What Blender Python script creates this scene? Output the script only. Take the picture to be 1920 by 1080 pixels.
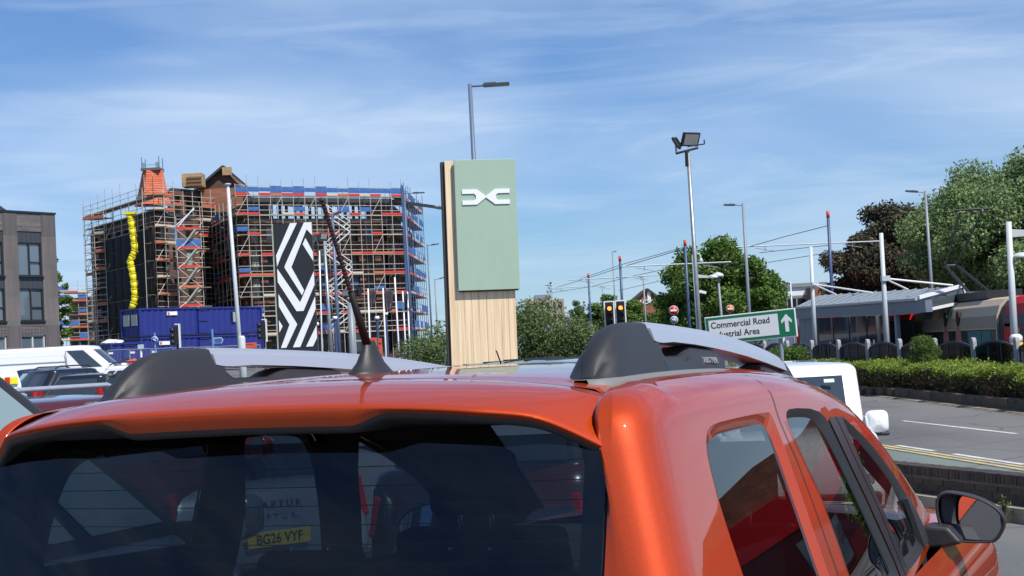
import bpy, bmesh, math, random
from mathutils import Vector, Matrix, geometry
R = math.radians
for o in list(bpy.data.objects): bpy.data.objects.remove(o)
scene = bpy.context.scene
COL = scene.collection
# ------------------------------------------------------------------ camera
CAM_Z, PITCH, ROLL, FPX = 1.659, R(2.33), R(3.1), 2970.0
cam_data = bpy.data.cameras.new('camera')
cam_data.sensor_width = 36.0
cam_data.lens = FPX / 1920 * 36.0
cam_data.clip_start, cam_data.clip_end = 0.05, 5000
cam = bpy.data.objects.new('camera', cam_data)
COL.objects.link(cam)
fw = Vector((0, math.cos(PITCH), math.sin(PITCH)))
rt = Vector((1, 0, 0)); up = rt.cross(fw)
cr = rt * math.cos(ROLL) - up * math.sin(ROLL)      # the camera was held tilted by three degrees
cu = rt * math.sin(ROLL) + up * math.cos(ROLL)
m = Matrix((cr, cu, -fw)).transposed().to_4x4()
m.translation = (0, 0, CAM_Z)
cam.matrix_world = m
scene.camera = cam
# ------------------------------------------------------------------ sky, sun, exposure
SUN_EL, SUN_AZ = R(54), R(138)                      # azimuth clockwise from +Y: behind the camera, to the right
world = bpy.data.worlds.new('World'); scene.world = world; world.use_nodes = True
nt = world.node_tree; N = nt.nodes; L = nt.links
for n in list(N): N.remove(n)
out = N.new('ShaderNodeOutputWorld'); bg = N.new('ShaderNodeBackground'); bg.inputs[1].default_value = 0.085
sky = N.new('ShaderNodeTexSky'); sky.sky_type = 'NISHITA'; sky.sun_disc = False
sky.sun_elevation = SUN_EL; sky.sun_rotation = SUN_AZ
sky.air_density = 1.0; sky.dust_density = 0.25; sky.ozone_density = 3.0; sky.altitude = 60
tc = N.new('ShaderNodeTexCoord')
def wnode(t, **kw):
    n = N.new(t)
    for k, v in kw.items(): setattr(n, k, v)
    return n
mp = wnode('ShaderNodeMapping'); mp.inputs['Rotation'].default_value = (0.0, R(42), R(10)); mp.inputs['Scale'].default_value = (1.7, 1.7, 6.5)
L.new(tc.outputs['Generated'], mp.inputs[0])
n1 = wnode('ShaderNodeTexNoise'); n1.inputs['Scale'].default_value = 1.7; n1.inputs['Detail'].default_value = 6; n1.inputs['Roughness'].default_value = 0.45; n1.inputs['Distortion'].default_value = 0.5
L.new(mp.outputs[0], n1.inputs['Vector'])
r1 = wnode('ShaderNodeValToRGB'); r1.color_ramp.elements[0].position = 0.36; r1.color_ramp.elements[1].position = 0.74
L.new(n1.outputs[0], r1.inputs[0])
mp2 = wnode('ShaderNodeMapping'); mp2.inputs['Rotation'].default_value = (0.0, R(58), R(10)); mp2.inputs['Scale'].default_value = (3.0, 3.0, 22.0)
L.new(tc.outputs['Generated'], mp2.inputs[0])
n2 = wnode('ShaderNodeTexNoise'); n2.inputs['Scale'].default_value = 1.6; n2.inputs['Detail'].default_value = 9; n2.inputs['Roughness'].default_value = 0.6; n2.inputs['Distortion'].default_value = 0.8
L.new(mp2.outputs[0], n2.inputs['Vector'])
r2 = wnode('ShaderNodeValToRGB'); r2.color_ramp.elements[0].position = 0.46; r2.color_ramp.elements[1].position = 0.82
L.new(n2.outputs[0], r2.inputs[0])
ma = wnode('ShaderNodeMath', operation='MULTIPLY'); L.new(r2.outputs[0], ma.inputs[0]); ma.inputs[1].default_value = 0.35
mb_ = wnode('ShaderNodeMath', operation='MULTIPLY_ADD'); L.new(r1.outputs[0], mb_.inputs[0]); mb_.inputs[1].default_value = 0.5; L.new(ma.outputs[0], mb_.inputs[2])
mc = wnode('ShaderNodeMath', operation='MULTIPLY_ADD', use_clamp=True); L.new(mb_.outputs[0], mc.inputs[0]); mc.inputs[1].default_value = 1.45; mc.inputs[2].default_value = 0.05
sx_ = wnode('ShaderNodeSeparateXYZ'); L.new(tc.outputs['Generated'], sx_.inputs[0])
thin = wnode('ShaderNodeMapRange'); thin.inputs[1].default_value = 0.0; thin.inputs[2].default_value = 0.75; thin.inputs[3].default_value = 1.05; thin.inputs[4].default_value = 0.18   # thin cirrus: shorter path overhead
L.new(sx_.outputs[2], thin.inputs[0])
md = wnode('ShaderNodeMath', operation='MULTIPLY', use_clamp=True); L.new(mc.outputs[0], md.inputs[0]); L.new(thin.outputs[0], md.inputs[1])
tint = wnode('ShaderNodeMix', data_type='RGBA', blend_type='MULTIPLY'); tint.inputs[0].default_value = 1.0
L.new(sky.outputs[0], tint.inputs[6]); tint.inputs[7].default_value = SKY_TINT = (0.60, 0.82, 1.12, 1)
mx = wnode('ShaderNodeMix', data_type='RGBA'); L.new(md.outputs[0], mx.inputs[0]); L.new(tint.outputs[2], mx.inputs[6]); mx.inputs[7].default_value = (6.0, 7.4, 9.4, 1)
L.new(mx.outputs[2], bg.inputs[0]); L.new(bg.outputs[0], out.inputs[0])
sd = bpy.data.lights.new('sun', 'SUN'); sd.energy = 4.6; sd.angle = R(0.53); sd.color = (1.0, 0.95, 0.88)
sun = bpy.data.objects.new('sun', sd); COL.objects.link(sun)
sdir = Vector((math.sin(SUN_AZ) * math.cos(SUN_EL), math.cos(SUN_AZ) * math.cos(SUN_EL), math.sin(SUN_EL)))
sun.rotation_euler = (-sdir).to_track_quat('-Z', 'Y').to_euler(); sun.location = (0, 0, 60)
scene.view_settings.view_transform = 'Standard'; scene.view_settings.look = 'None'
scene.view_settings.exposure = 0.30; scene.view_settings.gamma = 1.0; scene.view_settings.use_curve_mapping = False
scene.cycles.max_bounces = 8; scene.cycles.transparent_max_bounces = 24
# ------------------------------------------------------------------ helpers
def px(u, v, y):
    """world point seen at picture position (u, v) of the 1920x1080 photo at distance y in front of the camera"""
    d = fw + cr * ((u - 960) / FPX) + cu * ((540 - v) / FPX)
    t = y / d.y
    return Vector((d.x * t, y, CAM_Z + d.z * t))
def lin(c):
    if isinstance(c, str):
        c = [int(c[i:i + 2], 16) / 255 for i in (0, 2, 4)]
        return tuple(x / 12.92 if x <= 0.04045 else ((x + 0.055) / 1.055) ** 2.4 for x in c) + (1,)
    return tuple(c) + (1,) if len(c) == 3 else tuple(c)
MATS = {}
def mat(name, col=(.5, .5, .5), rough=.6, metal=0., var=0., scale=6., bump=0., coat=0., emit=0., spec=.5, coords='Object', col2=None, detail=5, stretch=None):
    """Principled material; var mixes a darker/other tone by noise, bump adds fine relief"""
    if name in MATS: return MATS[name]
    m = bpy.data.materials.new(name); m.use_nodes = True; MATS[name] = m
    t = m.node_tree; b = t.nodes['Principled BSDF']
    c = lin(col)
    b.inputs['Base Color'].default_value = c
    b.inputs['Roughness'].default_value = rough; b.inputs['Metallic'].default_value = metal
    b.inputs['Coat Weight'].default_value = coat; b.inputs['Coat Roughness'].default_value = 0.02
    b.inputs['Specular IOR Level'].default_value = spec
    if emit:
        b.inputs['Emission Color'].default_value = c; b.inputs['Emission Strength'].default_value = emit
    if var or bump:
        tx = t.nodes.new('ShaderNodeTexCoord'); mpn = t.nodes.new('ShaderNodeMapping')
        if stretch: mpn.inputs['Scale'].default_value = stretch
        nz = t.nodes.new('ShaderNodeTexNoise'); nz.inputs['Scale'].default_value = scale; nz.inputs['Detail'].default_value = detail; nz.inputs['Roughness'].default_value = .62
        if coords == 'World':
            g = t.nodes.new('ShaderNodeNewGeometry'); t.links.new(g.outputs['Position'], mpn.inputs[0])
        else: t.links.new(tx.outputs[coords], mpn.inputs[0])
        t.links.new(mpn.outputs[0], nz.inputs['Vector'])
        if var:
            mixn = t.nodes.new('ShaderNodeMix'); mixn.data_type = 'RGBA'
            rp = t.nodes.new('ShaderNodeValToRGB'); rp.color_ramp.elements[0].position = .32; rp.color_ramp.elements[1].position = .68
            t.links.new(nz.outputs[0], rp.inputs[0]); t.links.new(rp.outputs[0], mixn.inputs[0])
            c2 = lin(col2) if col2 else tuple(x * (1 - var) for x in c[:3]) + (1,)
            mixn.inputs[6].default_value = c2; mixn.inputs[7].default_value = c
            t.links.new(mixn.outputs[2], b.inputs['Base Color'])
        if bump:
            bp = t.nodes.new('ShaderNodeBump'); bp.inputs['Strength'].default_value = bump; bp.inputs['Distance'].default_value = .02
            t.links.new(nz.outputs[0], bp.inputs['Height']); t.links.new(bp.outputs[0], b.inputs['Normal'])
    return m
def glassmat(name, tint, refl=1.0, ior=1.5):
    """thin pane: tinted see-through with a Fresnel mirror on top"""
    m = bpy.data.materials.new(name); m.use_nodes = True; MATS[name] = m
    t = m.node_tree
    for n in list(t.nodes): t.nodes.remove(n)
    o = t.nodes.new('ShaderNodeOutputMaterial'); mixn = t.nodes.new('ShaderNodeMixShader')
    tr = t.nodes.new('ShaderNodeBsdfTransparent'); tr.inputs[0].default_value = lin(tint)
    gl = t.nodes.new('ShaderNodeBsdfGlossy'); gl.inputs['Roughness'].default_value = 0.0; gl.inputs[0].default_value = (refl, refl, refl, 1)
    lw = t.nodes.new('ShaderNodeFresnel'); lw.inputs[0].default_value = ior
    ge = t.nodes.new('ShaderNodeNewGeometry')
    # same mirror from both sides of the pane
    mixi = t.nodes.new('ShaderNodeMix'); mixi.data_type = 'FLOAT'
    t.links.new(ge.outputs['Backfacing'], mixi.inputs[0]); mixi.inputs[2].default_value = ior; mixi.inputs[3].default_value = 1 / ior
    t.links.new(mixi.outputs[0], lw.inputs[0])
    t.links.new(lw.outputs[0], mixn.inputs[0]); t.links.new(tr.outputs[0], mixn.inputs[1]); t.links.new(gl.outputs[0], mixn.inputs[2])
    t.links.new(mixn.outputs[0], o.inputs[0])
    return m
def link(o, parent=None):
    COL.objects.link(o)
    if parent is not None: o.parent = parent
    return o
def mesh(name, verts, faces, m, parent=None, smooth=False, mats=None, fm=None):
    me = bpy.data.meshes.new(name)
    me.from_pydata([tuple(v) for v in verts], [], [tuple(f) for f in faces])
    for mm in (mats or [m]): me.materials.append(mm)
    if fm: me.polygons.foreach_set('material_index', fm)
    if smooth: me.polygons.foreach_set('use_smooth', [True] * len(me.polygons))
    me.update()
    return link(bpy.data.objects.new(name, me), parent)
def from_bm(name, bm, m, parent=None, smooth=False):
    bmesh.ops.recalc_face_normals(bm, faces=bm.faces)
    me = bpy.data.meshes.new(name); bm.to_mesh(me); bm.free(); me.materials.append(m)
    if smooth: me.polygons.foreach_set('use_smooth', [True] * len(me.polygons))
    return link(bpy.data.objects.new(name, me), parent)
def tag(o, label=None, cat=None, group=None, kind=None):
    if label: o['label'] = label
    if cat: o['category'] = cat
    if group: o['group'] = group
    if kind: o['kind'] = kind
    return o
def empty(name, loc=(0, 0, 0), rz=0., label=None, cat=None, group=None):
    o = bpy.data.objects.new(name, None); o.location = loc; o.rotation_euler = (0, 0, rz); COL.objects.link(o)
    return tag(o, label, cat, group)
UNIT = {}
def unit(kind, m):
    k = (kind, m.name)
    if k in UNIT: return UNIT[k]
    bm = bmesh.new()
    if kind == 'box': bmesh.ops.create_cube(bm, size=1)
    else:
        seg = int(kind[3:]); bmesh.ops.create_cone(bm, cap_ends=True, segments=seg, radius1=1, radius2=1, depth=1)
    me = bpy.data.meshes.new(kind); bm.to_mesh(me); bm.free(); me.materials.append(m)
    if kind != 'box':
        for p in me.polygons: p.use_smooth = len(p.vertices) == 4
    UNIT[k] = me
    return me
def box(name, c, s, m, parent=None, rot=None):
    o = bpy.data.objects.new(name, unit('box', m)); o.location = c; o.scale = s
    if rot: o.rotation_euler = rot
    return link(o, parent)
def rod(name, p, q, r, m, parent=None, seg=8):
    p, q = Vector(p), Vector(q); d = q - p
    o = bpy.data.objects.new(name, unit('cyl%d' % seg, m)); o.location = (p + q) / 2; o.scale = (r, r, d.length)
    o.rotation_mode = 'QUATERNION'; o.rotation_quaternion = d.to_track_quat('Z', 'Y')
    return link(o, parent)
def bar(name, p, q, w, h, m, parent=None):
    """square bar from p to q, w wide sideways, h high"""
    p, q = Vector(p), Vector(q); d = (q - p)
    x = d.normalized(); z = Vector((0, 0, 1)) if abs(x.z) < .95 else Vector((1, 0, 0))
    y = z.cross(x).normalized(); z = x.cross(y)
    o = bpy.data.objects.new(name, unit('box', m))
    mm = Matrix((x, y, z)).transposed().to_4x4(); mm.translation = (p + q) / 2
    o.matrix_basis = mm @ Matrix.Diagonal((d.length, w, h, 1))
    return link(o, parent)
def lathe(name, prof, m, parent=None, seg=20, loc=(0, 0, 0), rot=None, smooth=True):
    v, f = [], []
    for r, z in prof:
        for i in range(seg):
            a = 2 * math.pi * i / seg; v.append((r * math.cos(a), r * math.sin(a), z))
    for j in range(len(prof) - 1):
        for i in range(seg):
            k = (i + 1) % seg; f.append((j * seg + i, j * seg + k, (j + 1) * seg + k, (j + 1) * seg + i))
    f.append(tuple(range(seg))[::-1]); f.append(tuple((len(prof) - 1) * seg + i for i in range(seg)))
    o = mesh(name, v, f, m, parent, smooth)
    o.location = loc
    if rot: o.rotation_euler = rot
    return o
def taper(name, p, q, r0, r1, m, parent=None, seg=10):
    p, q = Vector(p), Vector(q); d = q - p
    o = lathe(name, [(r0, 0), (r1, d.length)], m, parent, seg, p)
    o.rotation_mode = 'QUATERNION'; o.rotation_quaternion = d.to_track_quat('Z', 'Y')
    return o
def prism(name, poly, axis, a, b, m, parent=None, bevel=0., seg=2, smooth=False):
    """polygon of 2-D points extruded between a and b along axis (0 x, 1 y, 2 z), edges bevelled"""
    bm = bmesh.new()
    def p3(p, t):
        return ((t, p[0], p[1]), (p[0], t, p[1]), (p[0], p[1], t))[axis]
    lo = [bm.verts.new(p3(p, a)) for p in poly]; hi = [bm.verts.new(p3(p, b)) for p in poly]
    bm.faces.new(lo); bm.faces.new(hi[::-1]); n = len(poly)
    for i in range(n): bm.faces.new((lo[i], hi[i], hi[(i + 1) % n], lo[(i + 1) % n]))
    bmesh.ops.recalc_face_normals(bm, faces=bm.faces)
    if bevel: bmesh.ops.bevel(bm, geom=list(bm.edges), offset=bevel, segments=seg, affect='EDGES', profile=.5, clamp_overlap=True)
    return from_bm(name, bm, m, parent, smooth)
def grid(name, rows, m, parent=None, smooth=True, flip=False, closed=False):
    """mesh from rows of points"""
    v = [p for r in rows for p in r]; n = len(rows[0]); f = []
    for j in range(len(rows) - 1):
        for i in range(n if closed else n - 1):
            k = (i + 1) % n
            q = (j * n + i, j * n + k, (j + 1) * n + k, (j + 1) * n + i)
            f.append(q[::-1] if flip else q)
    return mesh(name, v, f, m, parent, smooth)
def text(name, body, size, m, parent=None, loc=(0, 0, 0), rot=(0, 0, 0), depth=.002, align='CENTER', bold=0., space=1., sx=1.):
    cu_ = bpy.data.curves.new(name, 'FONT'); cu_.body = body; cu_.size = size; cu_.extrude = depth; cu_.offset = bold
    cu_.align_x = align; cu_.align_y = 'CENTER'; cu_.space_character = space; cu_.materials.append(m)
    tmp = bpy.data.objects.new(name, cu_); COL.objects.link(tmp)
    dg = bpy.context.evaluated_depsgraph_get(); me = bpy.data.meshes.new_from_object(tmp.evaluated_get(dg))
    bpy.data.objects.remove(tmp)
    o = bpy.data.objects.new(name, me); o.location = loc; o.rotation_euler = rot; o.scale = (sx, 1, 1)
    return link(o, parent)
def lerp(a, b, t): return a + (b - a) * t
def itp(xs, ys, x):
    if x <= xs[0]: return ys[0]
    for i in range(len(xs) - 1):
        if x <= xs[i + 1]:
            t = (x - xs[i]) / (xs[i + 1] - xs[i]); return ys[i] + (ys[i + 1] - ys[i]) * t
    return ys[-1]
def spl(xs, ys, x):
    """smooth interpolation (monotone-ish Hermite)"""
    n = len(xs)
    if x <= xs[0]: return ys[0]
    if x >= xs[-1]: return ys[-1]
    for i in range(n - 1):
        if x <= xs[i + 1]: break
    def sl(k):
        if k == 0: return (ys[1] - ys[0]) / (xs[1] - xs[0])
        if k == n - 1: return (ys[-1] - ys[-2]) / (xs[-1] - xs[-2])
        return (ys[k + 1] - ys[k - 1]) / (xs[k + 1] - xs[k - 1])
    h = xs[i + 1] - xs[i]; t = (x - xs[i]) / h; a, b = sl(i), sl(i + 1)
    return ((2 * t**3 - 3 * t**2 + 1) * ys[i] + (t**3 - 2 * t**2 + t) * h * a + (-2 * t**3 + 3 * t**2) * ys[i + 1] + (t**3 - t**2) * h * b)
def smooth01(a, b, x):
    t = min(1, max(0, (x - a) / (b - a))); return t * t * (3 - 2 * t)
def copy_tree(o, parent=None):
    c = o.copy(); COL.objects.link(c); c.parent = parent
    for ch in list(o.children): copy_tree(ch, c)
    return c
# ------------------------------------------------------------------ materials used all over
def paint(name, col, rough=.35, metal=.0, flake=0.):
    m = mat(name, col, rough, metal, coat=1.0, spec=.15 if flake else .5)
    if flake:                                   # fine metallic flake, a film of dust on the lacquer
        t = m.node_tree; b = t.nodes['Principled BSDF']; tx = t.nodes.new('ShaderNodeTexCoord')
        vo = t.nodes.new('ShaderNodeTexVoronoi'); vo.inputs['Scale'].default_value = 900
        hs = t.nodes.new('ShaderNodeMix'); hs.data_type = 'RGBA'; hs.blend_type = 'MULTIPLY'; hs.inputs[0].default_value = flake
        hs.inputs[6].default_value = lin(col); t.links.new(tx.outputs['Object'], vo.inputs['Vector']); t.links.new(vo.outputs['Color'], hs.inputs[7]); 
        t.links.new(hs.outputs[2], b.inputs['Base Color'])
        nz = t.nodes.new('ShaderNodeTexNoise'); nz.inputs['Scale'].default_value = 7; nz.inputs['Detail'].default_value = 9; nz.inputs['Roughness'].default_value = .7
        mr = t.nodes.new('ShaderNodeMapRange'); mr.inputs[1].default_value = .42; mr.inputs[2].default_value = .75; mr.inputs[3].default_value = .012; mr.inputs[4].default_value = .10
        t.links.new(tx.outputs['Object'], nz.inputs['Vector']); t.links.new(nz.outputs[0], mr.inputs[0]); t.links.new(mr.outputs[0], b.inputs['Coat Roughness'])
    return m
ORANGE = paint('copper_orange_paint', (0.49, 0.050, 0.0005), .50, .28, .25)
BLACKPL = mat('black_textured_plastic', (0.022, 0.023, 0.026), .5, bump=.08, scale=260)
TRIM = mat('black_gloss_trim', (0.012, 0.012, 0.014), .28)
RUBBER = mat('black_rubber_seal', (0.015, 0.015, 0.016), .55)
SEALGREY = mat('grey_rubber_gasket', (0.16, 0.16, 0.165), .6)
SATIN = mat('satin_silver_rail', (0.52, 0.56, 0.62), .32, .55)
DARKIN = mat('dark_cabin_trim', (0.012, 0.013, 0.017), .8)
SEAT = mat('dark_seat_fabric', (0.014, 0.016, 0.022), .9, bump=.1, scale=120)
LINER = mat('grey_headliner', (0.05, 0.05, 0.055), .9)
PRIV = glassmat('privacy_glass', (0.21, 0.265, 0.34))
SIDEG = glassmat('dark_side_glass', (0.22, 0.25, 0.27)); FRONTG = glassmat('front_door_glass', (0.62, 0.68, 0.68))
CLEARG = glassmat('clear_car_glass', (0.72, 0.78, 0.76))
MIRRORM = mat('mirror_silver', (0.8, 0.8, 0.82), .02, 1.0)
CHROME = mat('chrome', (0.75, 0.75, 0.77), .08, 1.0)
TYRE = mat('tyre_rubber', (0.02, 0.02, 0.02), .8)
ALLOY = mat('alloy_wheel', (0.35, 0.36, 0.38), .3, .8)
WHITEP = paint('white_car_paint', (0.80, 0.81, 0.80), .3)
STEELW = mat('white_painted_steel', (0.50, 0.54, 0.56), .5)
GALV = mat('galvanised_steel', (0.36, 0.38, 0.40), .45, .6, var=.25, scale=8)
BLUEST = mat('blue_painted_steel', (0.045, 0.075, 0.17), .45)
GREYBL = mat('blue_grey_painted_steel', (0.10, 0.14, 0.21), .45)
GREYST = mat('grey_painted_steel', (0.20, 0.23, 0.26), .45)
BLACKM = mat('black_metal', (0.018, 0.018, 0.02), .45)
REDP = mat('red_paint', (0.55, 0.02, 0.015), .45)
WHITEPL = mat('white_plastic', (0.75, 0.76, 0.77), .4)
# ------------------------------------------------------------------ the orange car (local frame: x right, y forward, z up, origin under the rear bumper)
def Xs(Y, Z): return .715 + .29 * (1.48 - Z) - .03 * max(0, Y - 1.5)**2 - .02 * max(0, .62 - Y)
ZC = ([.45, .6, .8, 1.2, 1.6, 2.0, 2.3, 2.5], [1.622, 1.631, 1.634, 1.634, 1.627, 1.606, 1.578, 1.545])
def roofz(X, Y): return spl(*ZC, Y) - .085 * X * X - .10 * X**4
ZD = ([.45, .8, 1.2, 1.5, 2.0, 2.3, 2.45, 2.7, 3.0, 3.3], [1.594, 1.598, 1.595, 1.586, 1.556, 1.520, 1.485, 1.375, 1.235, 1.085])
XD = ([.45, .8, 1.5, 2.0, 2.3, 2.45, 2.7, 3.0, 3.3], [.592, .585, .563, .545, .536, .54, .575, .622, .668])
ZS = ([.45, .8, 1.2, 1.5, 1.75, 2.0, 2.3, 2.6, 2.75, 3.0, 3.3], [1.525, 1.527, 1.525, 1.518, 1.500, 1.468, 1.398, 1.297, 1.235, 1.13, 1.03])
BELT = 1.0
def frow(n): return [i / (n - 1) for i in range(n)]
YS = [.62 + (3.3 - .62) * i / 67 for i in range(68)]
ZG = [BELT + i * .035 for i in range(15)] + [1.525]
def shoulder(P0, T0, P3, T3, n=9):
    P1 = P0 + T0; P2 = P3 + T3
    o = []
    for i in range(n):
        t = i / (n - 1); s = 1 - t
        o.append(P0 * s**3 + P1 * (3 * s * s * t) + P2 * (3 * s * t * t) + P3 * t**3)
    return o
def corner_pt(t, Z):
    """plan contour of the rear pillar at height Z, t 0 at the tailgate gap, 1 at the side (y = .62)"""
    yr = .292 + .333 * (Z - 1.28); xs = Xs(.62, Z)
    pts = [(.644, yr + .003), (xs - .085, yr - .001), (xs - .048, yr + .008), (xs - .02, yr + .032), (xs - .006, yr + .07), (xs - .002, yr + .12), (xs, .62)]
    ts = [0, .22, .4, .56, .7, .82, 1]
    return Vector((spl(ts, [p[0] for p in pts], t), spl(ts, [p[1] for p in pts], t), Z))
QGLASS = [(.722, 1.462), (.748, 1.473), (.799, 1.480), (.865, 1.484), (1.175, 1.482), (1.205, 1.472), (1.228, 1.438), (1.228, 1.347), (1.226, 1.22), (1.223, 1.08), (1.21, 1.055), (.70, 1.06), (.675, 1.08), (.660, 1.2), (.665, 1.368), (.698, 1.443)]
QFLANGE = [(.690, 1.472), (.716, 1.491), (.760, 1.503), (.84, 1.506), (1.225, 1.504), (1.245, 1.495), (1.258, 1.445), (1.260, 1.347), (1.258, 1.22), (1.255, 1.07), (1.225, 1.03), (.68, 1.032), (.652, 1.06), (.640, 1.2), (.644, 1.368), (.668, 1.446)]
RDGLASS = [(1.397, 1.478), (1.50, 1.476), (1.645, 1.466), (1.699, 1.452), (1.783, 1.388), (1.882, 1.238), (1.965, 1.074), (1.97, 1.045), (1.48, 1.05), (1.463, 1.11), (1.470, 1.199), (1.462, 1.299), (1.430, 1.38), (1.392, 1.455)]
RDTRIM = [(1.377, 1.492), (1.44, 1.500), (1.70, 1.484), (1.80, 1.452), (1.835, 1.388), (1.925, 1.238), (2.005, 1.074), (2.015, 1.02), (1.44, 1.022), (1.440, 1.11), (1.448, 1.199), (1.436, 1.299), (1.402, 1.38), (1.366, 1.462)]
FDGLASS = [(2.015, 1.425), (2.06, 1.415), (2.293, 1.337), (2.523, 1.240), (2.648, 1.165), (2.66, 1.12), (2.65, 1.05), (2.60, 1.042), (2.30, 1.045), (2.212, 1.055), (2.145, 1.193), (2.065, 1.324)]
FDTRIM = [(1.985, 1.452), (2.05, 1.438), (2.300, 1.362), (2.535, 1.265), (2.72, 1.17), (2.82, 1.08), (2.84, 1.025), (2.60, 1.018), (2.30, 1.02), (2.165, 1.025), (2.11, 1.193), (2.03, 1.324)]
BPILLAR = [(1.835, 1.462), (1.965, 1.452), (2.03, 1.324), (2.11, 1.193), (2.165, 1.025), (2.02, 1.022), (2.008, 1.074), (1.928, 1.238), (1.838, 1.388), (1.803, 1.452)]
def cdt(outer, holes, pts, step_ok=None):
    vs, es = [], []
    def loop(p):
        b = len(vs); vs.extend(Vector(q) for q in p); es.extend((b + i, b + (i + 1) % len(p)) for i in range(len(p)))
    loop(outer)
    for h in holes: loop(h)
    def inside(q, poly):
        c = False; n = len(poly)
        for i in range(n):
            (x1, y1), (x2, y2) = poly[i], poly[(i + 1) % n]
            if (y1 > q[1]) != (y2 > q[1]) and q[0] < (x2 - x1) * (q[1] - y1) / (y2 - y1) + x1: c = not c
        return c
    def near(q, poly, d):
        n = len(poly)
        for i in range(n):
            a, b = Vector(poly[i]), Vector(poly[(i + 1) % n]); ab = b - a; t = max(0, min(1, (Vector(q) - a).dot(ab) / max(ab.dot(ab), 1e-9)))
            if (Vector(q) - a - ab * t).length < d: return True
        return False
    for q in pts:
        if inside(q, outer) and not near(q, outer, .012) and not any(inside(q, h) or near(q, h, .010) for h in holes): vs.append(Vector(q))
    r = geometry.delaunay_2d_cdt(vs, es, [], 0, 1e-5)
    V, Fc = r[0], r[2]
    F2 = []
    for f in Fc:
        c = sum((V[i] for i in f), Vector((0, 0))) / len(f)
        if inside(c, outer) and not any(inside(c, h) for h in holes): F2.append(f)
    return V, F2
def dense(poly, d=.03):
    o = []
    for i in range(len(poly)):
        a, b = Vector(poly[i]), Vector(poly[(i + 1) % len(poly)]); n = max(1, int((b - a).length / d))
        o += [tuple(a.lerp(b, k / n)) for k in range(n)]
    return o
def rounded(poly, it=2):
    for _ in range(it):
        o = []
        for i in range(len(poly)):
            a, b = Vector(poly[i]), Vector(poly[(i + 1) % len(poly)]); o += [tuple(a.lerp(b, .25)), tuple(a.lerp(b, .75))]
        poly = o
    return poly
def mirrored(o, name, parent):
    me = o.data.copy(); me.transform(Matrix.Diagonal((-1, 1, 1, 1))); me.flip_normals()
    return link(bpy.data.objects.new(name, me), parent)
def lower_body(root, mp, hw, length, zb, zt, levels, rr=.22, rf=.45, name='body'):
    """closed shell around the car from sill to belt; levels = [(z, half width, rear inset, front inset)]"""
    rows = []; n = 14
    for z, w, a, b in levels:
        y0, y1 = a, length - b; row = []
        q1, q2 = min(rr, w * .7), min(rf, w * .7)
        row += [Vector((x, y0 + .05 * (x / w)**2, z)) for x in [-(w - q1) + (2 * (w - q1)) * i / 10 for i in range(10)]]
        y00 = y0 + .05 * ((w - q1) / w)**2
        row += [Vector((w - q1 + q1 * math.sin(t), y00 + q1 * (1 - math.cos(t)), z)) for t in [math.pi / 2 * i / n for i in range(n)]]
        row += [Vector((w, y00 + q1 + (y1 - q2 - y00 - q1) * i / 40, z)) for i in range(40)]
        fy = lambda x: y1 - .10 * (x / w)**2 + .10 * ((w - q2) / w)**2
        row += [Vector((w - q2 + q2 * math.cos(t), y1 - q2 + q2 * math.sin(t), z)) for t in [math.pi / 2 * i / n for i in range(n)]]
        row += [Vector((x, fy(x), z)) for x in [(w - q2) - (2 * (w - q2)) * i / 10 for i in range(10)]]
        row += [Vector((-(w - q2) - q2 * math.sin(t), y1 - q2 + q2 * math.cos(t), z)) for t in [math.pi / 2 * i / n for i in range(n)]]
        row += [Vector((-w, y1 - q2 - (y1 - q2 - y00 - q1) * i / 40, z)) for i in range(40)]
        row += [Vector((-(w - q1) - q1 * math.cos(t), y00 + q1 - q1 * math.sin(t), z)) for t in [math.pi / 2 * i / n for i in range(n)]]
        rows.append(row)
    o = grid(name, rows, mp, root, True, closed=True)
    return o, rows
def wheel_parts(root, x, y, r, w=.21, alloy=None):
    t = lathe('tyre', [(r * .66, -w / 2), (r * .93, -w / 2), (r, -w * .33), (r, w * .33), (r * .93, w / 2), (r * .66, w / 2)], TYRE, root, 28, (x, y, r), (0, R(90), 0))
    s = 1 if x > 0 else -1
    lathe('rim', [(r * .66, -w * .3), (r * .66, w * .42), (r * .60, w * .43), (r * .56, w * .2), (r * .18, w * .3), (r * .1, w * .34)], alloy or ALLOY, t, 20, (0, 0, 0), (0 if s > 0 else R(180), 0, 0))
    a = lathe('wheel_arch', [(r * 1.13, -.02), (r * 1.13, .02), (r * 1.0, .022), (r * 1.0, -.02)], RUBBER, root, 28, (x + s * .075, y, r), (0, R(90), 0))
    return t
CARLOC = (-.5859, 2.531, 0.)
RZ = R(-22.2)
_c = Vector((1.499, -2.122))
_e = Vector((math.cos(RZ), -math.sin(RZ)))        # world x axis in the car frame
_f = Vector((math.sin(RZ), math.cos(RZ)))
CARLOC = (-_c.dot(_e), -_c.dot(_f), 0)
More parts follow.
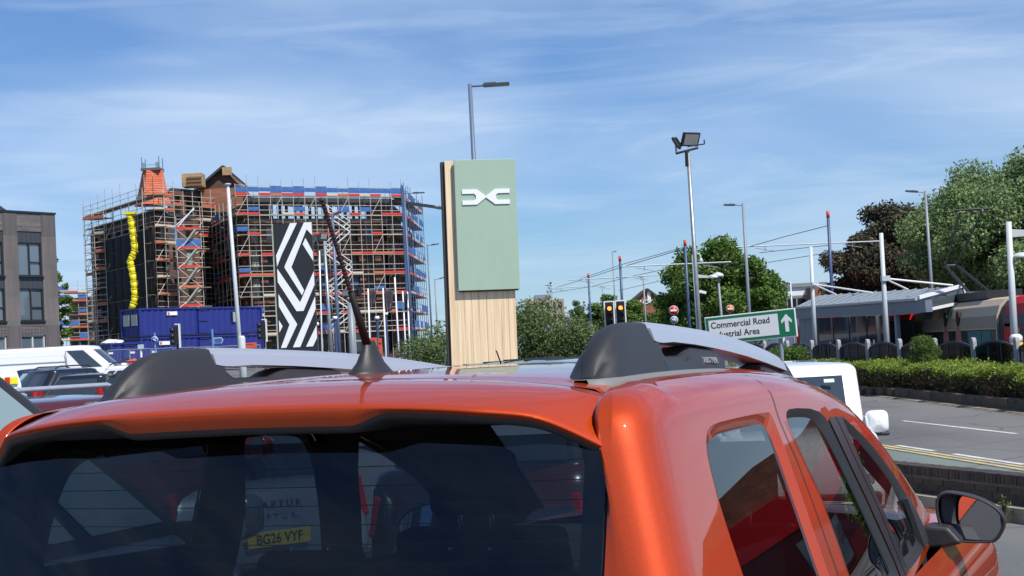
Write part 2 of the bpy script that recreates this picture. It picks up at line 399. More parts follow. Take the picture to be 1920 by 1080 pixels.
def build_orange_car():
    root = empty('orange_car', CARLOC, RZ, 'orange copper SUV with roof rails and dark rear window, close in front', 'car')
    # --- roof skin
    xs = [-.602 + 1.204 * i / 40 for i in range(41)]
    ys = [.507 + (2.46 - .507) * i / 50 for i in range(51)]
    roof = grid('roof', [[Vector((x * (1 - .018 * (y - .5)), y, roofz(x, y) - .012 * smooth01(.57, .6, abs(x)))) for x in xs] for y in ys], ORANGE, root)
    grid('headliner', [[Vector((x, y, roofz(x, y) - .045)) for x in xs[::6]] for y in ys[::10]], LINER, root)
    for s in (1, -1):                                # pressed swage lines either side of the middle
        pass
    # --- right bodyside: shoulder, rear pillar and window wall in one skin, then mirrored
    V, Fc = [], []
    idx = {}
    def vid(p):
        k = (round(p[0], 4), round(p[1], 4), round(p[2], 4))
        if k not in idx: idx[k] = len(V); V.append(k)
        return idx[k]
    def addgrid(rows):
        ids = [[vid(p) for p in r] for r in rows]
        for j in range(len(ids) - 1):
            for i in range(len(ids[0]) - 1):
                q = (ids[j][i], ids[j][i + 1], ids[j + 1][i + 1], ids[j + 1][i]); 
                if len(set(q)) == 4: Fc.append(q)
                elif len(set(q)) == 3: Fc.append(tuple(dict.fromkeys(q)))
    rows = []
    for Y in YS:
        zs, zd, xd = spl(*ZS, Y), spl(*ZD, Y), spl(*XD, Y)
        P0 = Vector((Xs(Y, zs), Y, zs)); k = max(.02, zd - zs)
        P3 = Vector((xd, Y, zd))
        rows.append(shoulder(P0, Vector((-.20, 0, 1)) * k * .62, P3, Vector((.055 if Y < 2.3 else .02, 0, .004))))
    addgrid(rows)
    lid = [Vector((r[-1])) for r in rows]
    # rear pillar
    ts = frow(17); prow = []
    for t in ts:
        col = [corner_pt(t, z) for z in ZG]
        P0 = col[-1]; tan = (col[-1] - col[-3]).normalized()
        P3 = Vector((lerp(.602, spl(*XD, .62), t), lerp(.515, .62, t**.8), lerp(1.588, spl(*ZD, .62), t)))
        if t == 1: P0 = Vector((Xs(.62, spl(*ZS, .62)), .62, spl(*ZS, .62)))
        outd = Vector((P0.x - P3.x, P0.y - P3.y, 0)).normalized()
        k = P3.z - P0.z
        sh = shoulder(P0, tan * k * .80, P3, outd * .075 + Vector((0, 0, .003)))
        if t == 1: sh = rows[0]; col[-1] = sh[0]
        prow.append(col[:-1] + sh)
    addgrid(prow[::-1])
    # window wall
    top = [(Y, spl(*ZS, Y)) for Y in YS]
    rear = [(.62, z) for z in ZG[:-1]]
    bot = [(Y, BELT) for Y in YS[1:]]
    end = [(3.3, z) for z in (1.015,)]
    outer = rear + top + bot[::-1]
    outer = [(.62, z) for z in ZG[:-1]] + top + [p for p in bot[::-1]]
    holes = [dense(rounded(QFLANGE, 1), .02), dense(rounded(RDTRIM, 1), .02), dense(rounded(FDTRIM, 1), .02)]
    pts = [(.62 + .03 * i, 1.0 + .03 * j) for i in range(90) for j in range(19)]
    VV, FF = cdt(outer, holes, pts)
    ids = [vid((Xs(v[0], v[1]), v[0], v[1])) for v in VV]
    for f in FF: Fc.append(tuple(ids[i] for i in f)[::-1])
    bm = bmesh.new()
    bv = [bm.verts.new(v) for v in V]
    for f in Fc:
        try: bm.faces.new([bv[i] for i in f])
        except ValueError: pass
    bmesh.ops.remove_doubles(bm, verts=bm.verts, dist=.0004)
    right = from_bm('bodyside', bm, ORANGE, root, True)
    # make sure the skin faces outwards
    c = sum((p.normal.x for p in right.data.polygons))
    if c < 0: right.data.flip_normals()
    mirrored(right, 'bodyside', root)
    # inner trim behind the skin
    li = [(v[0] - .035, v[1] + .01 if v[1] < .62 else v[1], v[2] - (.03 if v[2] > 1.5 else 0)) for v in V if True]
    tr = mesh('inner_trim', li, [f for f in Fc], DARKIN, root, True)
    mirrored(tr, 'inner_trim', root)
    # windows: frame ring, then glass set back
    def window(name, outline, glass, mfr, mgl, depth):
        O = rounded(outline, 1); G = rounded(glass, 1); n = len(O); v = []
        for (y, z) in O: v.append((Xs(y, z) + .0005, y, z))
        for (y, z), (y2, z2) in zip(O, G): v.append((Xs(lerp(y, y2, .35), lerp(z, z2, .35)) - depth * .25, lerp(y, y2, .35), lerp(z, z2, .35)))
        for (y, z) in G: v.append((Xs(y, z) - depth, y, z))
        f = [(a * n + i, a * n + (i + 1) % n, (a + 1) * n + (i + 1) % n, (a + 1) * n + i) for a in (0, 1) for i in range(n)]
        w = mesh(name, v, f, mfr, root, True)
        bmx = bmesh.new(); bmx.from_mesh(w.data); bmesh.ops.recalc_face_normals(bmx, faces=bmx.faces); bmx.to_mesh(w.data); bmx.free()
        gp = dense(G, .04); VVg, FFg = cdt(gp, [], [(.6 + .05 * i, 1.0 + .05 * j) for i in range(56) for j in range(12)])
        g = mesh('glass', [(Xs(a[0], a[1]) - depth, a[0], a[1]) for a in VVg], [t[::-1] for t in FFg], mgl, w, True)
        if sum(p.normal.x for p in g.data.polygons) < 0: g.data.flip_normals()
        w2 = mirrored(w, name, root); mirrored(g, 'glass', w2)
    window('quarter_window', QFLANGE, QGLASS, ORANGE, SIDEG, .013)
    window('rear_door_window', RDTRIM, RDGLASS, RUBBER, SIDEG, .012)
    window('front_door_window', FDTRIM, FDGLASS, RUBBER, FRONTG, .012)
    # black applique on the door pillar, built up in two strips with a groove
    def strip(name, poly, off, m):
        v = [(Xs(y, z) + off, y, z) for y, z in poly] + [(Xs(y, z) - .01, y, z) for y, z in poly]; n = len(poly)
        f = [tuple(range(n))] + [(i, (i + 1) % n, n + (i + 1) % n, n + i) for i in range(n)]
        o = mesh(name, v, f, m, root)
        bmx = bmesh.new(); bmx.from_mesh(o.data); bmesh.ops.recalc_face_normals(bmx, faces=bmx.faces); bmx.to_mesh(o.data); bmx.free()
        if o.data.polygons[0].normal.x < 0: o.data.flip_normals()
        mirrored(o, name, root)
    strip('door_pillar_trim', [(1.835, 1.456), (1.895, 1.453), (1.965, 1.324), (2.045, 1.193), (2.085, 1.025), (2.02, 1.022), (2.008, 1.074), (1.928, 1.238), (1.838, 1.388), (1.803, 1.450)], .004, TRIM)
    strip('door_pillar_trim', [(1.905, 1.453), (1.985, 1.449), (2.03, 1.324), (2.11, 1.193), (2.165, 1.025), (2.095, 1.025), (2.055, 1.193), (1.975, 1.324)], .004, TRIM)
    strip('mirror_sail', [(2.655, 1.165), (2.72, 1.165), (2.82, 1.08), (2.84, 1.02), (2.66, 1.02)], .006, BLACKPL)
    # panel seams: fine dark lines
    def seam(path, w=.0022):
        v, f = [], []
        for i, (y, z) in enumerate(path):
            a = path[max(i - 1, 0)]; b = path[min(i + 1, len(path) - 1)]; d = Vector((b[0] - a[0], b[1] - a[1])).normalized(); nx = (-d[1] * w, d[0] * w)
            for s in (1, -1): v.append((surf_x(y + s * nx[0], z + s * nx[1]) + .0012, y + s * nx[0], z + s * nx[1]))
        for i in range(len(path) - 1): f.append((2 * i, 2 * i + 1, 2 * i + 3, 2 * i + 2))
        o = mesh('panel_seam', v, f, RUBBER, root); mirrored(o, 'panel_seam', root)
    def surf_x(y, z):
        zs = spl(*ZS, y)
        if z <= zs: return Xs(y, z)
        zd, xd = spl(*ZD, y), spl(*XD, y); P0 = Vector((Xs(y, zs), y, zs)); k = max(.02, zd - zs)
        sh = shoulder(P0, Vector((-.20, 0, 1)) * k * .62, Vector((xd, y, zd)), Vector((.055 if y < 2.3 else .02, 0, .004)), 40)
        for a, b in zip(sh, sh[1:]):
            if a.z <= z <= b.z: return lerp(a.x, b.x, (z - a.z) / max(1e-6, b.z - a.z))
        return sh[-1].x
    seam([(1.324, 1.582), (1.318, 1.565), (1.31, 1.54), (1.306, 1.52), (1.300, 1.50), (1.298, 1.48), (1.308, 1.445), (1.328, 1.39), (1.338, 1.30), (1.338, 1.2), (1.337, 1.10), (1.33, 1.01)])
    seam([(1.345, 1.475), (1.36, 1.44), (1.40, 1.36), (1.43, 1.30), (1.44, 1.2), (1.43, 1.1)], .0014)
    # --- windscreen
    wr = []
    for i in range(13):
        t = i / 12; y = lerp(2.462, 3.30, t); row = []
        e = Vector((spl(*XD, y) - .004, y, spl(*ZD, y) - .002))
        for j in range(17):
            u = -1 + 2 * j / 16; row.append(Vector((e.x * u, e.y + .10 * (1 - u * u) * (.4 + .6 * t), e.z + (.055 * (1 - t) + .01) * (1 - abs(u)**2.2))))
        wr.append(row)
    grid('windscreen', wr, CLEARG, root)
    # --- rear spoiler: skin rows from the roof gap to the lip, then the lip face, the grey edge and the underside
    def lipY(X): a = abs(X); return itp([0, .2, .35, .45, .545, .58, .64, .66], [.247, .248, .252, .262, .300, .328, .372, .385], a)
    LZ = ([0, .21, .35, .43, .51, .545, .58, .64], [1.586, 1.583, 1.577, 1.570, 1.560, 1.551, 1.532, 1.492])
    def lipZ(X): return spl(*LZ, abs(X))
    def drop(X): a = abs(X); return .010 + .023 * (1 - smooth01(.215, .295, a))
    XX = [-.64 + 1.28 * i / 96 for i in range(97)]
    GZ = ([0, .2, .38, .5, .56, .6, .64], [1.626, 1.622, 1.612, 1.599, 1.590, 1.580, 1.562])
    rows = []
    for t in (0, .04, .2, .4, .6, .8, .93, 1):
        r = []
        for X in XX:
            gy = .502 - .02 * smooth01(.5, .64, abs(X)); gz_ = spl(*GZ, abs(X)); ly, lz = lipY(X), lipZ(X)
            bul = .012 * math.sin(math.pi * t) * (1 - smooth01(.45, .64, abs(X)))
            r.append(Vector((X, lerp(gy, ly, t), lerp(gz_, lz, t) + bul - (.010 if t == 0 else 0))))
        rows.append(r)
    rows.append([Vector((X, lipY(X) - .0015, lipZ(X) - .004)) for X in XX])
    rows.append([Vector((X, lipY(X) + .002, lipZ(X) - drop(X) * .6)) for X in XX])
    rows.append([Vector((X, lipY(X) + .006, lipZ(X) - drop(X))) for X in XX])
    sp = grid('rear_spoiler', rows, ORANGE, root, True, True)
    rows = []
    for dy, dz in ((.006, 0), (.009, -.006), (.014, -.012), (.02, -.013)):
        rows.append([Vector((X, lipY(X) + dy, lipZ(X) - drop(X) + dz)) for X in XX])
    rows.append([Vector((X * .98, .405 + .0 * X, min(1.535, lipZ(X) - drop(X) - .012))) for X in XX])
    grid('spoiler_edge', rows, mat('dark_grey_plastic', (.03, .031, .033), .45), sp, True, True)
    # --- tailgate: glass, side seals, lower panel
    def tgY(X, Z): return .300 + .333 * (Z - 1.28) - .055 * (1 - (X / .64)**2)
    gx = [-.637 + 1.274 * i / 40 for i in range(41)]
    gzs = [1.0 + (1.52 - 1.0) * i / 20 for i in range(21)]
    tg = grid('tailgate', [[Vector((X, tgY(X, Z), Z)) for X in gx] for Z in [.62 + .04 * i for i in range(10)]], ORANGE, root)
    tgg = grid('rear_window', [[Vector((X, tgY(X, Z), Z)) for X in gx] for Z in gzs], PRIV, root)
    if sum(p.normal.y for p in tgg.data.polygons) > 0: tgg.data.flip_normals()
    if sum(p.normal.y for p in tg.data.polygons) > 0: tg.data.flip_normals()
    for Z in [1.06 + .032 * i for i in range(14)]:      # heating wires
        v = [(X, tgY(X, Z + a) + .0015, Z + a) for a in (-.0008, .0008) for X in gx[1:-1]]; n = len(gx) - 2
        mesh('heating_wire', v, [(i, i + 1, n + i + 1, n + i) for i in range(n - 1)], BLACKM, tgg)
    # black printed border round the glass
    for s in (-1, 1):
        v, f = [], []
        for j in range(40):
            Z = 1.0 + .52 * j / 39
            for X in (.60, .637):
                v.append((s * X, tgY(X, Z) + .002, Z))
        f += [(2 * j, 2 * j + 1, 2 * j + 3, 2 * j + 2) for j in range(39)]
        mesh('glass_border', v, f, BLACKM, tgg)
    # dark channel behind the tailgate gap
    for s in (1, -1):
        grid('door_channel', [[Vector((s * x, tgY(.64, Z) + d, Z)) for x, d in ((.60, .03), (.637, .012), (.652, .014), (.66, .05))] for Z in [1.0 + .05 * i for i in range(12)]], RUBBER, root)
        grid('door_channel', [[Vector((s * x, y, z - .02)) for x, y, z in ((.55, .50, 1.58), (.60, .49, 1.57), (.64, .45, 1.55), (.655, .40, 1.50))], [Vector((s * x, y + .03, z - .03)) for x, y, z in ((.55, .50, 1.58), (.60, .49, 1.57), (.64, .45, 1.55), (.655, .40, 1.50))]], ORANGE, root)
    # roof gap channel under the joint roof/spoiler
    grid('roof_channel', [[Vector((X, y, roofz(X, .5) - .016)) for X in XX[6:-6:4]] for y in (.49, .515)], RUBBER, root)
    # --- roof rails
    for s in (1, -1):
        build_rail(root, s)
    # --- aerial
    ab = lathe('aerial_base', [(.066, -.012), (.066, .0), (.060, .004), (.040, .022), (.026, .045), (.017, .062), (.0155, .066)], BLACKPL, root, 28, (0, .765, 1.633))
    ab.scale = (.58, 1.08, 1)
    p0, p1 = Vector((0, .757, 1.686)), Vector((0, .594, 1.979)); pm = p0.lerp(p1, .38)
    taper('aerial_foot', p0 - (p1 - p0) * .03, pm, .0095, .0062, mat('aerial_brown_black', (.012, .010, .010), .6, spec=.25), root, 12)
    q = taper('aerial_whip', pm, p1, .0044, .0036, BLACKPL, root, 10)
    for k in range(26):                               # wound rubber ribs
        c0 = pm.lerp(p1, (k + .5) / 26); d = (p1 - pm).normalized()
        rod('aerial_rib', c0 - d * .0034, c0 + d * .0034, .0046, BLACKPL, root, 8)
    # --- door mirrors
    MO = [(.819, 1.126), (.825, 1.147), (.842, 1.160), (.868, 1.163), (.948, 1.145), (1.003, 1.114), (1.027, 1.078), (1.022, 1.048), (1.0, 1.013), (.98, 1.003), (.868, 1.007), (.848, 1.02), (.822, 1.071)]
    for s in (1, -1):
        poly = rounded(MO, 2); cx = sum(p[0] for p in poly) / len(poly); cz = sum(p[1] for p in poly) / len(poly)
        rows = []
        for y, k in ((2.874, .90), (2.868, .955), (2.872, .99), (2.885, 1.0), (2.93, .99), (2.975, .93), (3.005, .80), (3.02, .55), (3.024, .2)):
            rows.append([Vector((s * (cx + (p[0] - cx) * k - .02 * max(0, (y - 2.9)) * 5), y, cz + (p[1] - cz) * k)) for p in poly])
        h = grid('door_mirror', rows[:4], BLACKPL, root, True, s < 0, True)
        grid('mirror_cap', rows[3:], BLACKPL if s < 0 else BLACKPL, h, True, s < 0, True)
        mesh('mirror_glass', [(s * (cx + (p[0] - cx) * .90), 2.912 - (p[0] - cx) * .32 + (p[1] - cz) * .10, cz + (p[1] - cz) * .90) for p in poly], [tuple(range(len(poly)))[::s]], MIRRORM, h)
        prism('mirror_arm', [(.74, 1.035), (.80, 1.066), (.86, 1.06), (.90, 1.01), (.84, .995), (.76, .99)] if s > 0 else [(-a, b) for a, b in [(.74, 1.035), (.80, 1.066), (.86, 1.06), (.90, 1.01), (.84, .995), (.76, .99)]], 1, 2.83, 2.93, BLACKPL, h, .012, 3)
    # --- lower body, bonnet, bumpers, lamps, wheels
    lv = [(.30, .84, .16, .14), (.42, .875, .05, .05), (.55, .893, .0, .0), (.72, .90, .03, .02), (.85, .893, .10, .06), (.93, .872, .14, .13), (.97, .852, .16, .22), (1.0, .838, .18, .34)]
    body, rows = lower_body(root, ORANGE, .9, 4.341, 0, 1, lv)
    hood = []
    for i in range(20):
        y = lerp(3.16, 4.06, i / 19); r = []
        for j in range(25):
            u = -1 + 2 * j / 24; w = .836 - .10 * smooth01(3.7, 4.06, y)**2
            r.append(Vector((w * u, y - .05 * u * u * smooth01(3.6, 4.06, y), 1.0 + (.085 - .05 * smooth01(3.3, 4.06, y)) * (1 - abs(u)**3) - .03 * smooth01(3.6, 4.06, y))))
        hood.append(r)
    grid('bonnet', hood, ORANGE, root)
    mesh('floor_pan', [(-.82, .2, .3), (.82, .2, .3), (.82, 4.1, .3), (-.82, 4.1, .3)], [(0, 1, 2, 3)], DARKIN, root)
    mesh('load_cover', [(-.66, .33, 1.0), (.66, .33, 1.0), (.74, 1.0, 1.0), (-.74, 1.0, 1.0)], [(0, 1, 2, 3)], DARKIN, root)
    for s in (1, -1): prism('cargo_trim', [(.36, 1.0), (.46, 1.27), (1.25, 1.235), (1.32, 1.0)], 0, s * .69, s * .72, DARKIN, root, .01)
    prism('dashboard', [(2.75, .95), (2.9, 1.05), (3.3, 1.04), (3.3, .6), (2.75, .6)], 0, -.74, .74, DARKIN, root, .02)
    def seat(x, y, w, hr, hz=0.):
        b = prism('seat', [(y, .5), (y + .5, .52), (y + .5, .62), (y + .12, .62), (y - .06, 1.16), (y - .18, 1.15), (y - .1, .62)], 0, x - w / 2, x + w / 2, SEAT, root, .03, 2)
        for hx in hr:
            prism('headrest', [(y - .10, 1.19 - hz * .4), (y - .09, 1.36 - hz), (y - .14, 1.39 - hz), (y - .19, 1.37 - hz), (y - .20, 1.2 - hz * .4)], 0, hx - .13, hx + .13, SEAT, b, .03, 2)
            for k in (-.05, .05): rod('headrest_post', (hx + k, y - .14, 1.12), (hx + k, y - .14, 1.22), .007, CHROME, b)
    seat(0, 1.35, 1.3, (-.42, 0, .42), .17); seat(-.38, 2.25, .52, (-.38,)); seat(.38, 2.25, .52, (.38,))
    lathe('steering_wheel', [(.17, 0), (.185, .012), (.19, .0), (.185, -.012), (.17, 0)], DARKIN, root, 24, (.38, 2.72, 1.0), (R(-65), 0, 0))
    rv = prism('interior_mirror', [(-.12, 1.40), (.12, 1.40), (.12, 1.46), (-.12, 1.46)], 1, 2.42, 2.45, DARKIN, root, .01)
    for s in (1, -1):
        prism('tail_lamp', [(s * .66, .98), (s * .84, .99), (s * .86, .80), (s * .66, .78)], 1, .06, .2, mat('red_lens', (.35, .01, .01), .15), root, .02)
        prism('headlamp', [(s * .50, .82), (s * .78, .86), (s * .80, .74), (s * .52, .72)], 1, 4.08, 4.2, mat('clear_lens', (.6, .62, .65), .1), root, .02)
        wheel_parts(root, s * .80, .826, .345); wheel_parts(root, s * .80, 3.50, .345)
        prism('sill_cladding', [(s * .86, .28), (s * .915, .32), (s * .91, .44), (s * .86, .45)], 1, 1.2, 3.1, BLACKPL, root, .01)
    prism('rear_bumper', [(-.84, .30), (.84, .30), (.88, .50), (-.88, .50)], 1, -.02, .2, BLACKPL, root, .03)
    prism('front_grille', [(-.52, .70), (.52, .70), (.50, .82), (-.50, .82)], 1, 4.16, 4.34, BLACKPL, root, .02)
    return root
RAILTOP = ([.597, .616, .643, .68, .728, .782, .837, .913, 1.03, 1.17, 1.36, 1.56, 1.8, 2.05, 2.26, 2.41, 2.53], [1.603, 1.623, 1.647, 1.671, 1.691, 1.701, 1.705, 1.7055, 1.703, 1.698, 1.690, 1.680, 1.663, 1.639, 1.614, 1.587, 1.556])
def railx(y): return .52 - .032 * (y - .8)
def rail_loft(name, root, s, st, m):
    """st: (y, base half width, base z, top z, top half width) -> rounded trapezoid loft"""
    rows = []
    for y, bw, zb, zt, tw in st:
        c = railx(y); h = zt - zb; r = min(.35 * h, .014, tw * .8)
        prof = [(-bw, zb), (-bw + (bw - tw) * .3, zb + h * .35), (-bw + (bw - tw) * .62, zb + h * .65), (-tw, zt - r), (-tw + r * .3, zt - r * .3), (-tw + r, zt), (0, zt + .0015),
                (tw - r, zt), (tw - r * .3, zt - r * .3), (tw, zt - r), (bw - (bw - tw) * .62, zb + h * .65), (bw - (bw - tw) * .3, zb + h * .35), (bw, zb)]
        rows.append([Vector((s * (c + a), y, z)) for a, z in prof])
    n = len(rows[0]); V = [p for r in rows for p in r]; F = []
    for j in range(len(rows) - 1):
        for i in range(n):
            k = (i + 1) % n; F.append((j * n + i, j * n + k, (j + 1) * n + k, (j + 1) * n + i))
    F.append(tuple(range(n))); F.append(tuple((len(rows) - 1) * n + i for i in range(n)))
    o = mesh(name, V, F, m, root, True)
    bmx = bmesh.new(); bmx.from_mesh(o.data); bmesh.ops.recalc_face_normals(bmx, faces=bmx.faces); bmx.to_mesh(o.data); bmx.free()
    es = o.modifiers.new('edge', 'EDGE_SPLIT'); es.split_angle = R(50)
    return o
def build_rail(root, s):
    def base(y): return spl(*ZD, y) + (.004 if y < 1.9 else .0)
    top = lambda y: spl(*RAILTOP, y)
    # rear end cap: closed blade from the tip to the joint, slanting joint line
    st = []
    for y in (.590, .597, .606, .618, .632, .65, .675, .70, .73, .77, .81, .85, .89, .93, .965):
        k = smooth01(.58, .68, y); bw = lerp(.030, .056, smooth01(.585, .66, y)); tw = lerp(.012, .026, k)
        st.append((y, bw, base(y), max(top(y), base(y) + .006), min(tw, bw * .8)))
    cap = rail_loft('rail_end_cap', root, s, st, BLACKPL)
    # lower rib of the cap in front of the joint, with the scooped opening above it
    def low(y): return itp([.965, 1.0, 1.03, 1.16, 1.2, 1.24, 1.46, 1.485], [1.662, 1.640, 1.634, 1.633, 1.646, 1.652, 1.642, 1.638], y)
    st = [(y, .056, base(y), low(y), .040) for y in (.964, .985, 1.0, 1.03, 1.09, 1.16, 1.18, 1.2, 1.22, 1.24, 1.35, 1.46, 1.485)]
    rib = rail_loft('rail_panel', root, s, st, BLACKPL)
    # silver bar
    und = lambda y: itp([.93, .975, 1.08, 1.25, 1.5, 1.79, 2.06, 2.28, 2.45], [1.668, 1.662, 1.663, 1.656, 1.641, 1.619, 1.593, 1.57, 1.55], y)
    st = []
    for y in (.932, .96, 1.0, 1.08, 1.17, 1.27, 1.36, 1.46, 1.56, 1.68, 1.8, 1.92, 2.05, 2.16, 2.26, 2.32):
        st.append((y, .040, und(y), top(y) + .0012, .026))
    rail_loft('rail_bar', root, s, st, SATIN)
    st = [(y, .050, base(y) - .004, z, w) for y, z, w in ((2.0, 1.590, .034), (2.05, 1.594, .034), (2.16, 1.583, .034), (2.26, 1.573, .034), (2.325, 1.606, .027), (2.41, 1.588, .024), (2.50, 1.565, .02), (2.56, 1.535, .015))]
    rail_loft('rail_front_foot', root, s, st, BLACKPL)
    # grey gasket under the rail
    v, f = [], []
    ys = [.560, .566, .58, .61, .65] + [.7 + .1 * i for i in range(9)]
    for y in ys:
        w = itp([.56, .566, .58, .61, .65, 1.5], [.012, .028, .044, .058, .063, .061], y); c = railx(y)
        for a, dz in ((-w - .004, -.012), (-w, .003), (w, .003), (w + .006, -.012)): v.append((s * (c + a), y, base(y) + dz))
    for j in range(len(ys) - 1):
        for i in range(3): f.append((4 * j + i, 4 * j + i + 1, 4 * j + 5 + i, 4 * j + 4 + i))
    g = mesh('rail_gasket', v, f, SEALGREY, root, True)
    # raised lettering on the outer flank
    c = railx(1.34) + .0535
    sl = math.atan2(.056 - .040, .05)
    rx, rz = (R(90) - sl, R(90)) if s > 0 else (R(90) - sl, R(-90))
    t = text('lettering', 'DUSTER', .0185, mat('lettering_grey', (.26, .27, .29), .4), rib, (s * (c - .0015), 1.342, 1.6175), (rx, 0, rz + s * R(-1.8)), .0012, bold=.0004, space=1.25, sx=1.55)
    t.rotation_euler = (R(90) - sl, R(1.9) * s, R(90) * s - s * R(1.8))
ORANGE_CAR = build_orange_car()
# ------------------------------------------------------------------ terrain, road, pavement
def gz(X, Y):
    z = -.42 * smooth01(7.5, 12.5, Y) * smooth01(-3.2, -1.0, X)
    z = lerp(z, -.5, smooth01(2.0, 5.5, X) * smooth01(4, 12, Y)) if X > 2 else z
    z += min(2.1, .072 * max(0, -X - 4)) * smooth01(18, 55, Y)
    return z
def coords(lo, hi, fine_lo, fine_hi, fine, grow=1.25):
    c = []; x = fine_lo
    while x <= fine_hi + 1e-6: c.append(x); x += fine
    s = fine; x = fine_hi
    while x < hi: s *= grow; x = min(hi, x + s); c.append(x)
    s = fine; x = fine_lo; pre = []
    while x > lo: s *= grow; x = max(lo, x - s); pre.append(x)
    return pre[::-1] + c
gx_ = coords(-900, 900, -42, 24, 1.5); gy_ = coords(-120, 1800, -3, 66, 1.5)
def asphalt(name, c, c2, patch):
    m = mat(name, c, .85); t = m.node_tree; b = t.nodes['Principled BSDF']
    g = t.nodes.new('ShaderNodeNewGeometry')
    n1 = t.nodes.new('ShaderNodeTexNoise'); n1.inputs['Scale'].default_value = 28; n1.inputs['Detail'].default_value = 8; n1.inputs['Roughness'].default_value = .75
    n2 = t.nodes.new('ShaderNodeTexNoise'); n2.inputs['Scale'].default_value = patch; n2.inputs['Detail'].default_value = 4
    mpn = t.nodes.new('ShaderNodeMapping'); mpn.inputs['Scale'].default_value = (1, .25, 1)
    t.links.new(g.outputs['Position'], n1.inputs['Vector']); t.links.new(g.outputs['Position'], mpn.inputs[0]); t.links.new(mpn.outputs[0], n2.inputs['Vector'])
    ad = t.nodes.new('ShaderNodeMath'); ad.operation = 'MULTIPLY_ADD'; t.links.new(n1.outputs[0], ad.inputs[0]); ad.inputs[1].default_value = .75
    t.links.new(n2.outputs[0], ad.inputs[2])
    rp = t.nodes.new('ShaderNodeValToRGB'); rp.color_ramp.elements[0].position = .62; rp.color_ramp.elements[1].position = 1.1
    rp.color_ramp.elements[0].color = lin(c2); rp.color_ramp.elements[1].color = lin(c)
    t.links.new(ad.outputs[0], rp.inputs[0]); t.links.new(rp.outputs[0], b.inputs['Base Color'])
    # hairline cracks along old joints
    dn = t.nodes.new('ShaderNodeTexNoise'); dn.inputs['Scale'].default_value = 1.3; dn.inputs['Detail'].default_value = 5; t.links.new(g.outputs['Position'], dn.inputs['Vector'])
    dm = t.nodes.new('ShaderNodeMix'); dm.data_type = 'VECTOR'; dm.inputs[0].default_value = .25; t.links.new(g.outputs['Position'], dm.inputs[4]); t.links.new(dn.outputs['Color'], dm.inputs[5])
    vo = t.nodes.new('ShaderNodeTexVoronoi'); vo.feature = 'DISTANCE_TO_EDGE'; vo.inputs['Scale'].default_value = .38; t.links.new(dm.outputs[1], vo.inputs['Vector'])
    cr_ = t.nodes.new('ShaderNodeMapRange'); cr_.inputs[1].default_value = .004; cr_.inputs[2].default_value = .014; cr_.inputs[3].default_value = .62; cr_.inputs[4].default_value = 1.0; t.links.new(vo.outputs[0], cr_.inputs[0])
    cm_ = t.nodes.new('ShaderNodeMix'); cm_.data_type = 'RGBA'; cm_.blend_type = 'MULTIPLY'; cm_.inputs[0].default_value = 1.0; t.links.new(rp.outputs[0], cm_.inputs[6]); t.links.new(cr_.outputs[0], cm_.inputs[7]); t.links.new(cm_.outputs[2], b.inputs['Base Color'])
    bp = t.nodes.new('ShaderNodeBump'); bp.inputs['Strength'].default_value = .35; bp.inputs['Distance'].default_value = .01
    t.links.new(n1.outputs[0], bp.inputs['Height']); t.links.new(bp.outputs[0], b.inputs['Normal'])
    return m
LOT = asphalt('car_park_asphalt', (.13, .135, .135), (.06, .062, .064), .35)
ROADM = asphalt('road_asphalt', (.15, .15, .145), (.07, .07, .07), .3)
PAVE = asphalt('greenish_pavement', (.15, .18, .16), (.085, .105, .095), .5)
tag(grid('ground', [[Vector((x, y, gz(x, y))) for x in gx_] for y in gy_], LOT), kind='structure')
def yel(Y): return 7.6 - .108 * (Y - 23.5) if Y < 40 else 5.82 - .03 * (Y - 40)
def wallx(Y): return 5.65 - .306 * (Y - 17.4)
def strip_mesh(name, f0, f1, ys, z, m, parent=None):
    v = []; 
    for y in ys: v += [(f0(y), y, z), (f1(y), y, z)]
    return mesh(name, v, [(2 * i, 2 * i + 1, 2 * i + 3, 2 * i + 2) for i in range(len(ys) - 1)], m, parent)
ROADY = [-40 + 4 * i for i in range(76)]
tag(strip_mesh('pavement', lambda y: max(wallx(y), 2.6) + .25 if y < 45 else 2.8, lambda y: yel(y) - .28, ROADY, -.487, PAVE), kind='structure')
road = tag(strip_mesh('road', lambda y: yel(y) - .28, lambda y: 12.4, ROADY, -.482, ROADM), kind='structure')
YEL = mat('worn_yellow_line', (.62, .50, .16), .7, var=.5, scale=3, coords='World', col2=(.30, .28, .22))
WHT = mat('worn_white_line', (.70, .70, .68), .7, var=.35, scale=3, coords='World', col2=(.38, .38, .37))
for k in (0, .19):
    strip_mesh('yellow_line', lambda y: yel(y) - k - .05, lambda y: yel(y) - k + .05, ROADY, -.477, YEL, road)
for a, b in ((24.4, 27.2), (28.1, 30.0)):
    strip_mesh('edge_patch', lambda y: yel(y) + .13, lambda y: yel(y) + .25, [a, (a + b) / 2, b], -.477, WHT, road)
def cen(Y): return 9.8 - .09 * (Y - 31.3)
for k in range(-4, 12):
    a = 31.4 + 9.2 * k
    strip_mesh('lane_dash', lambda y: cen(y) - .06, lambda y: cen(y) + .06, [a, a + 3.3, a + 6.7], -.477, WHT, road)
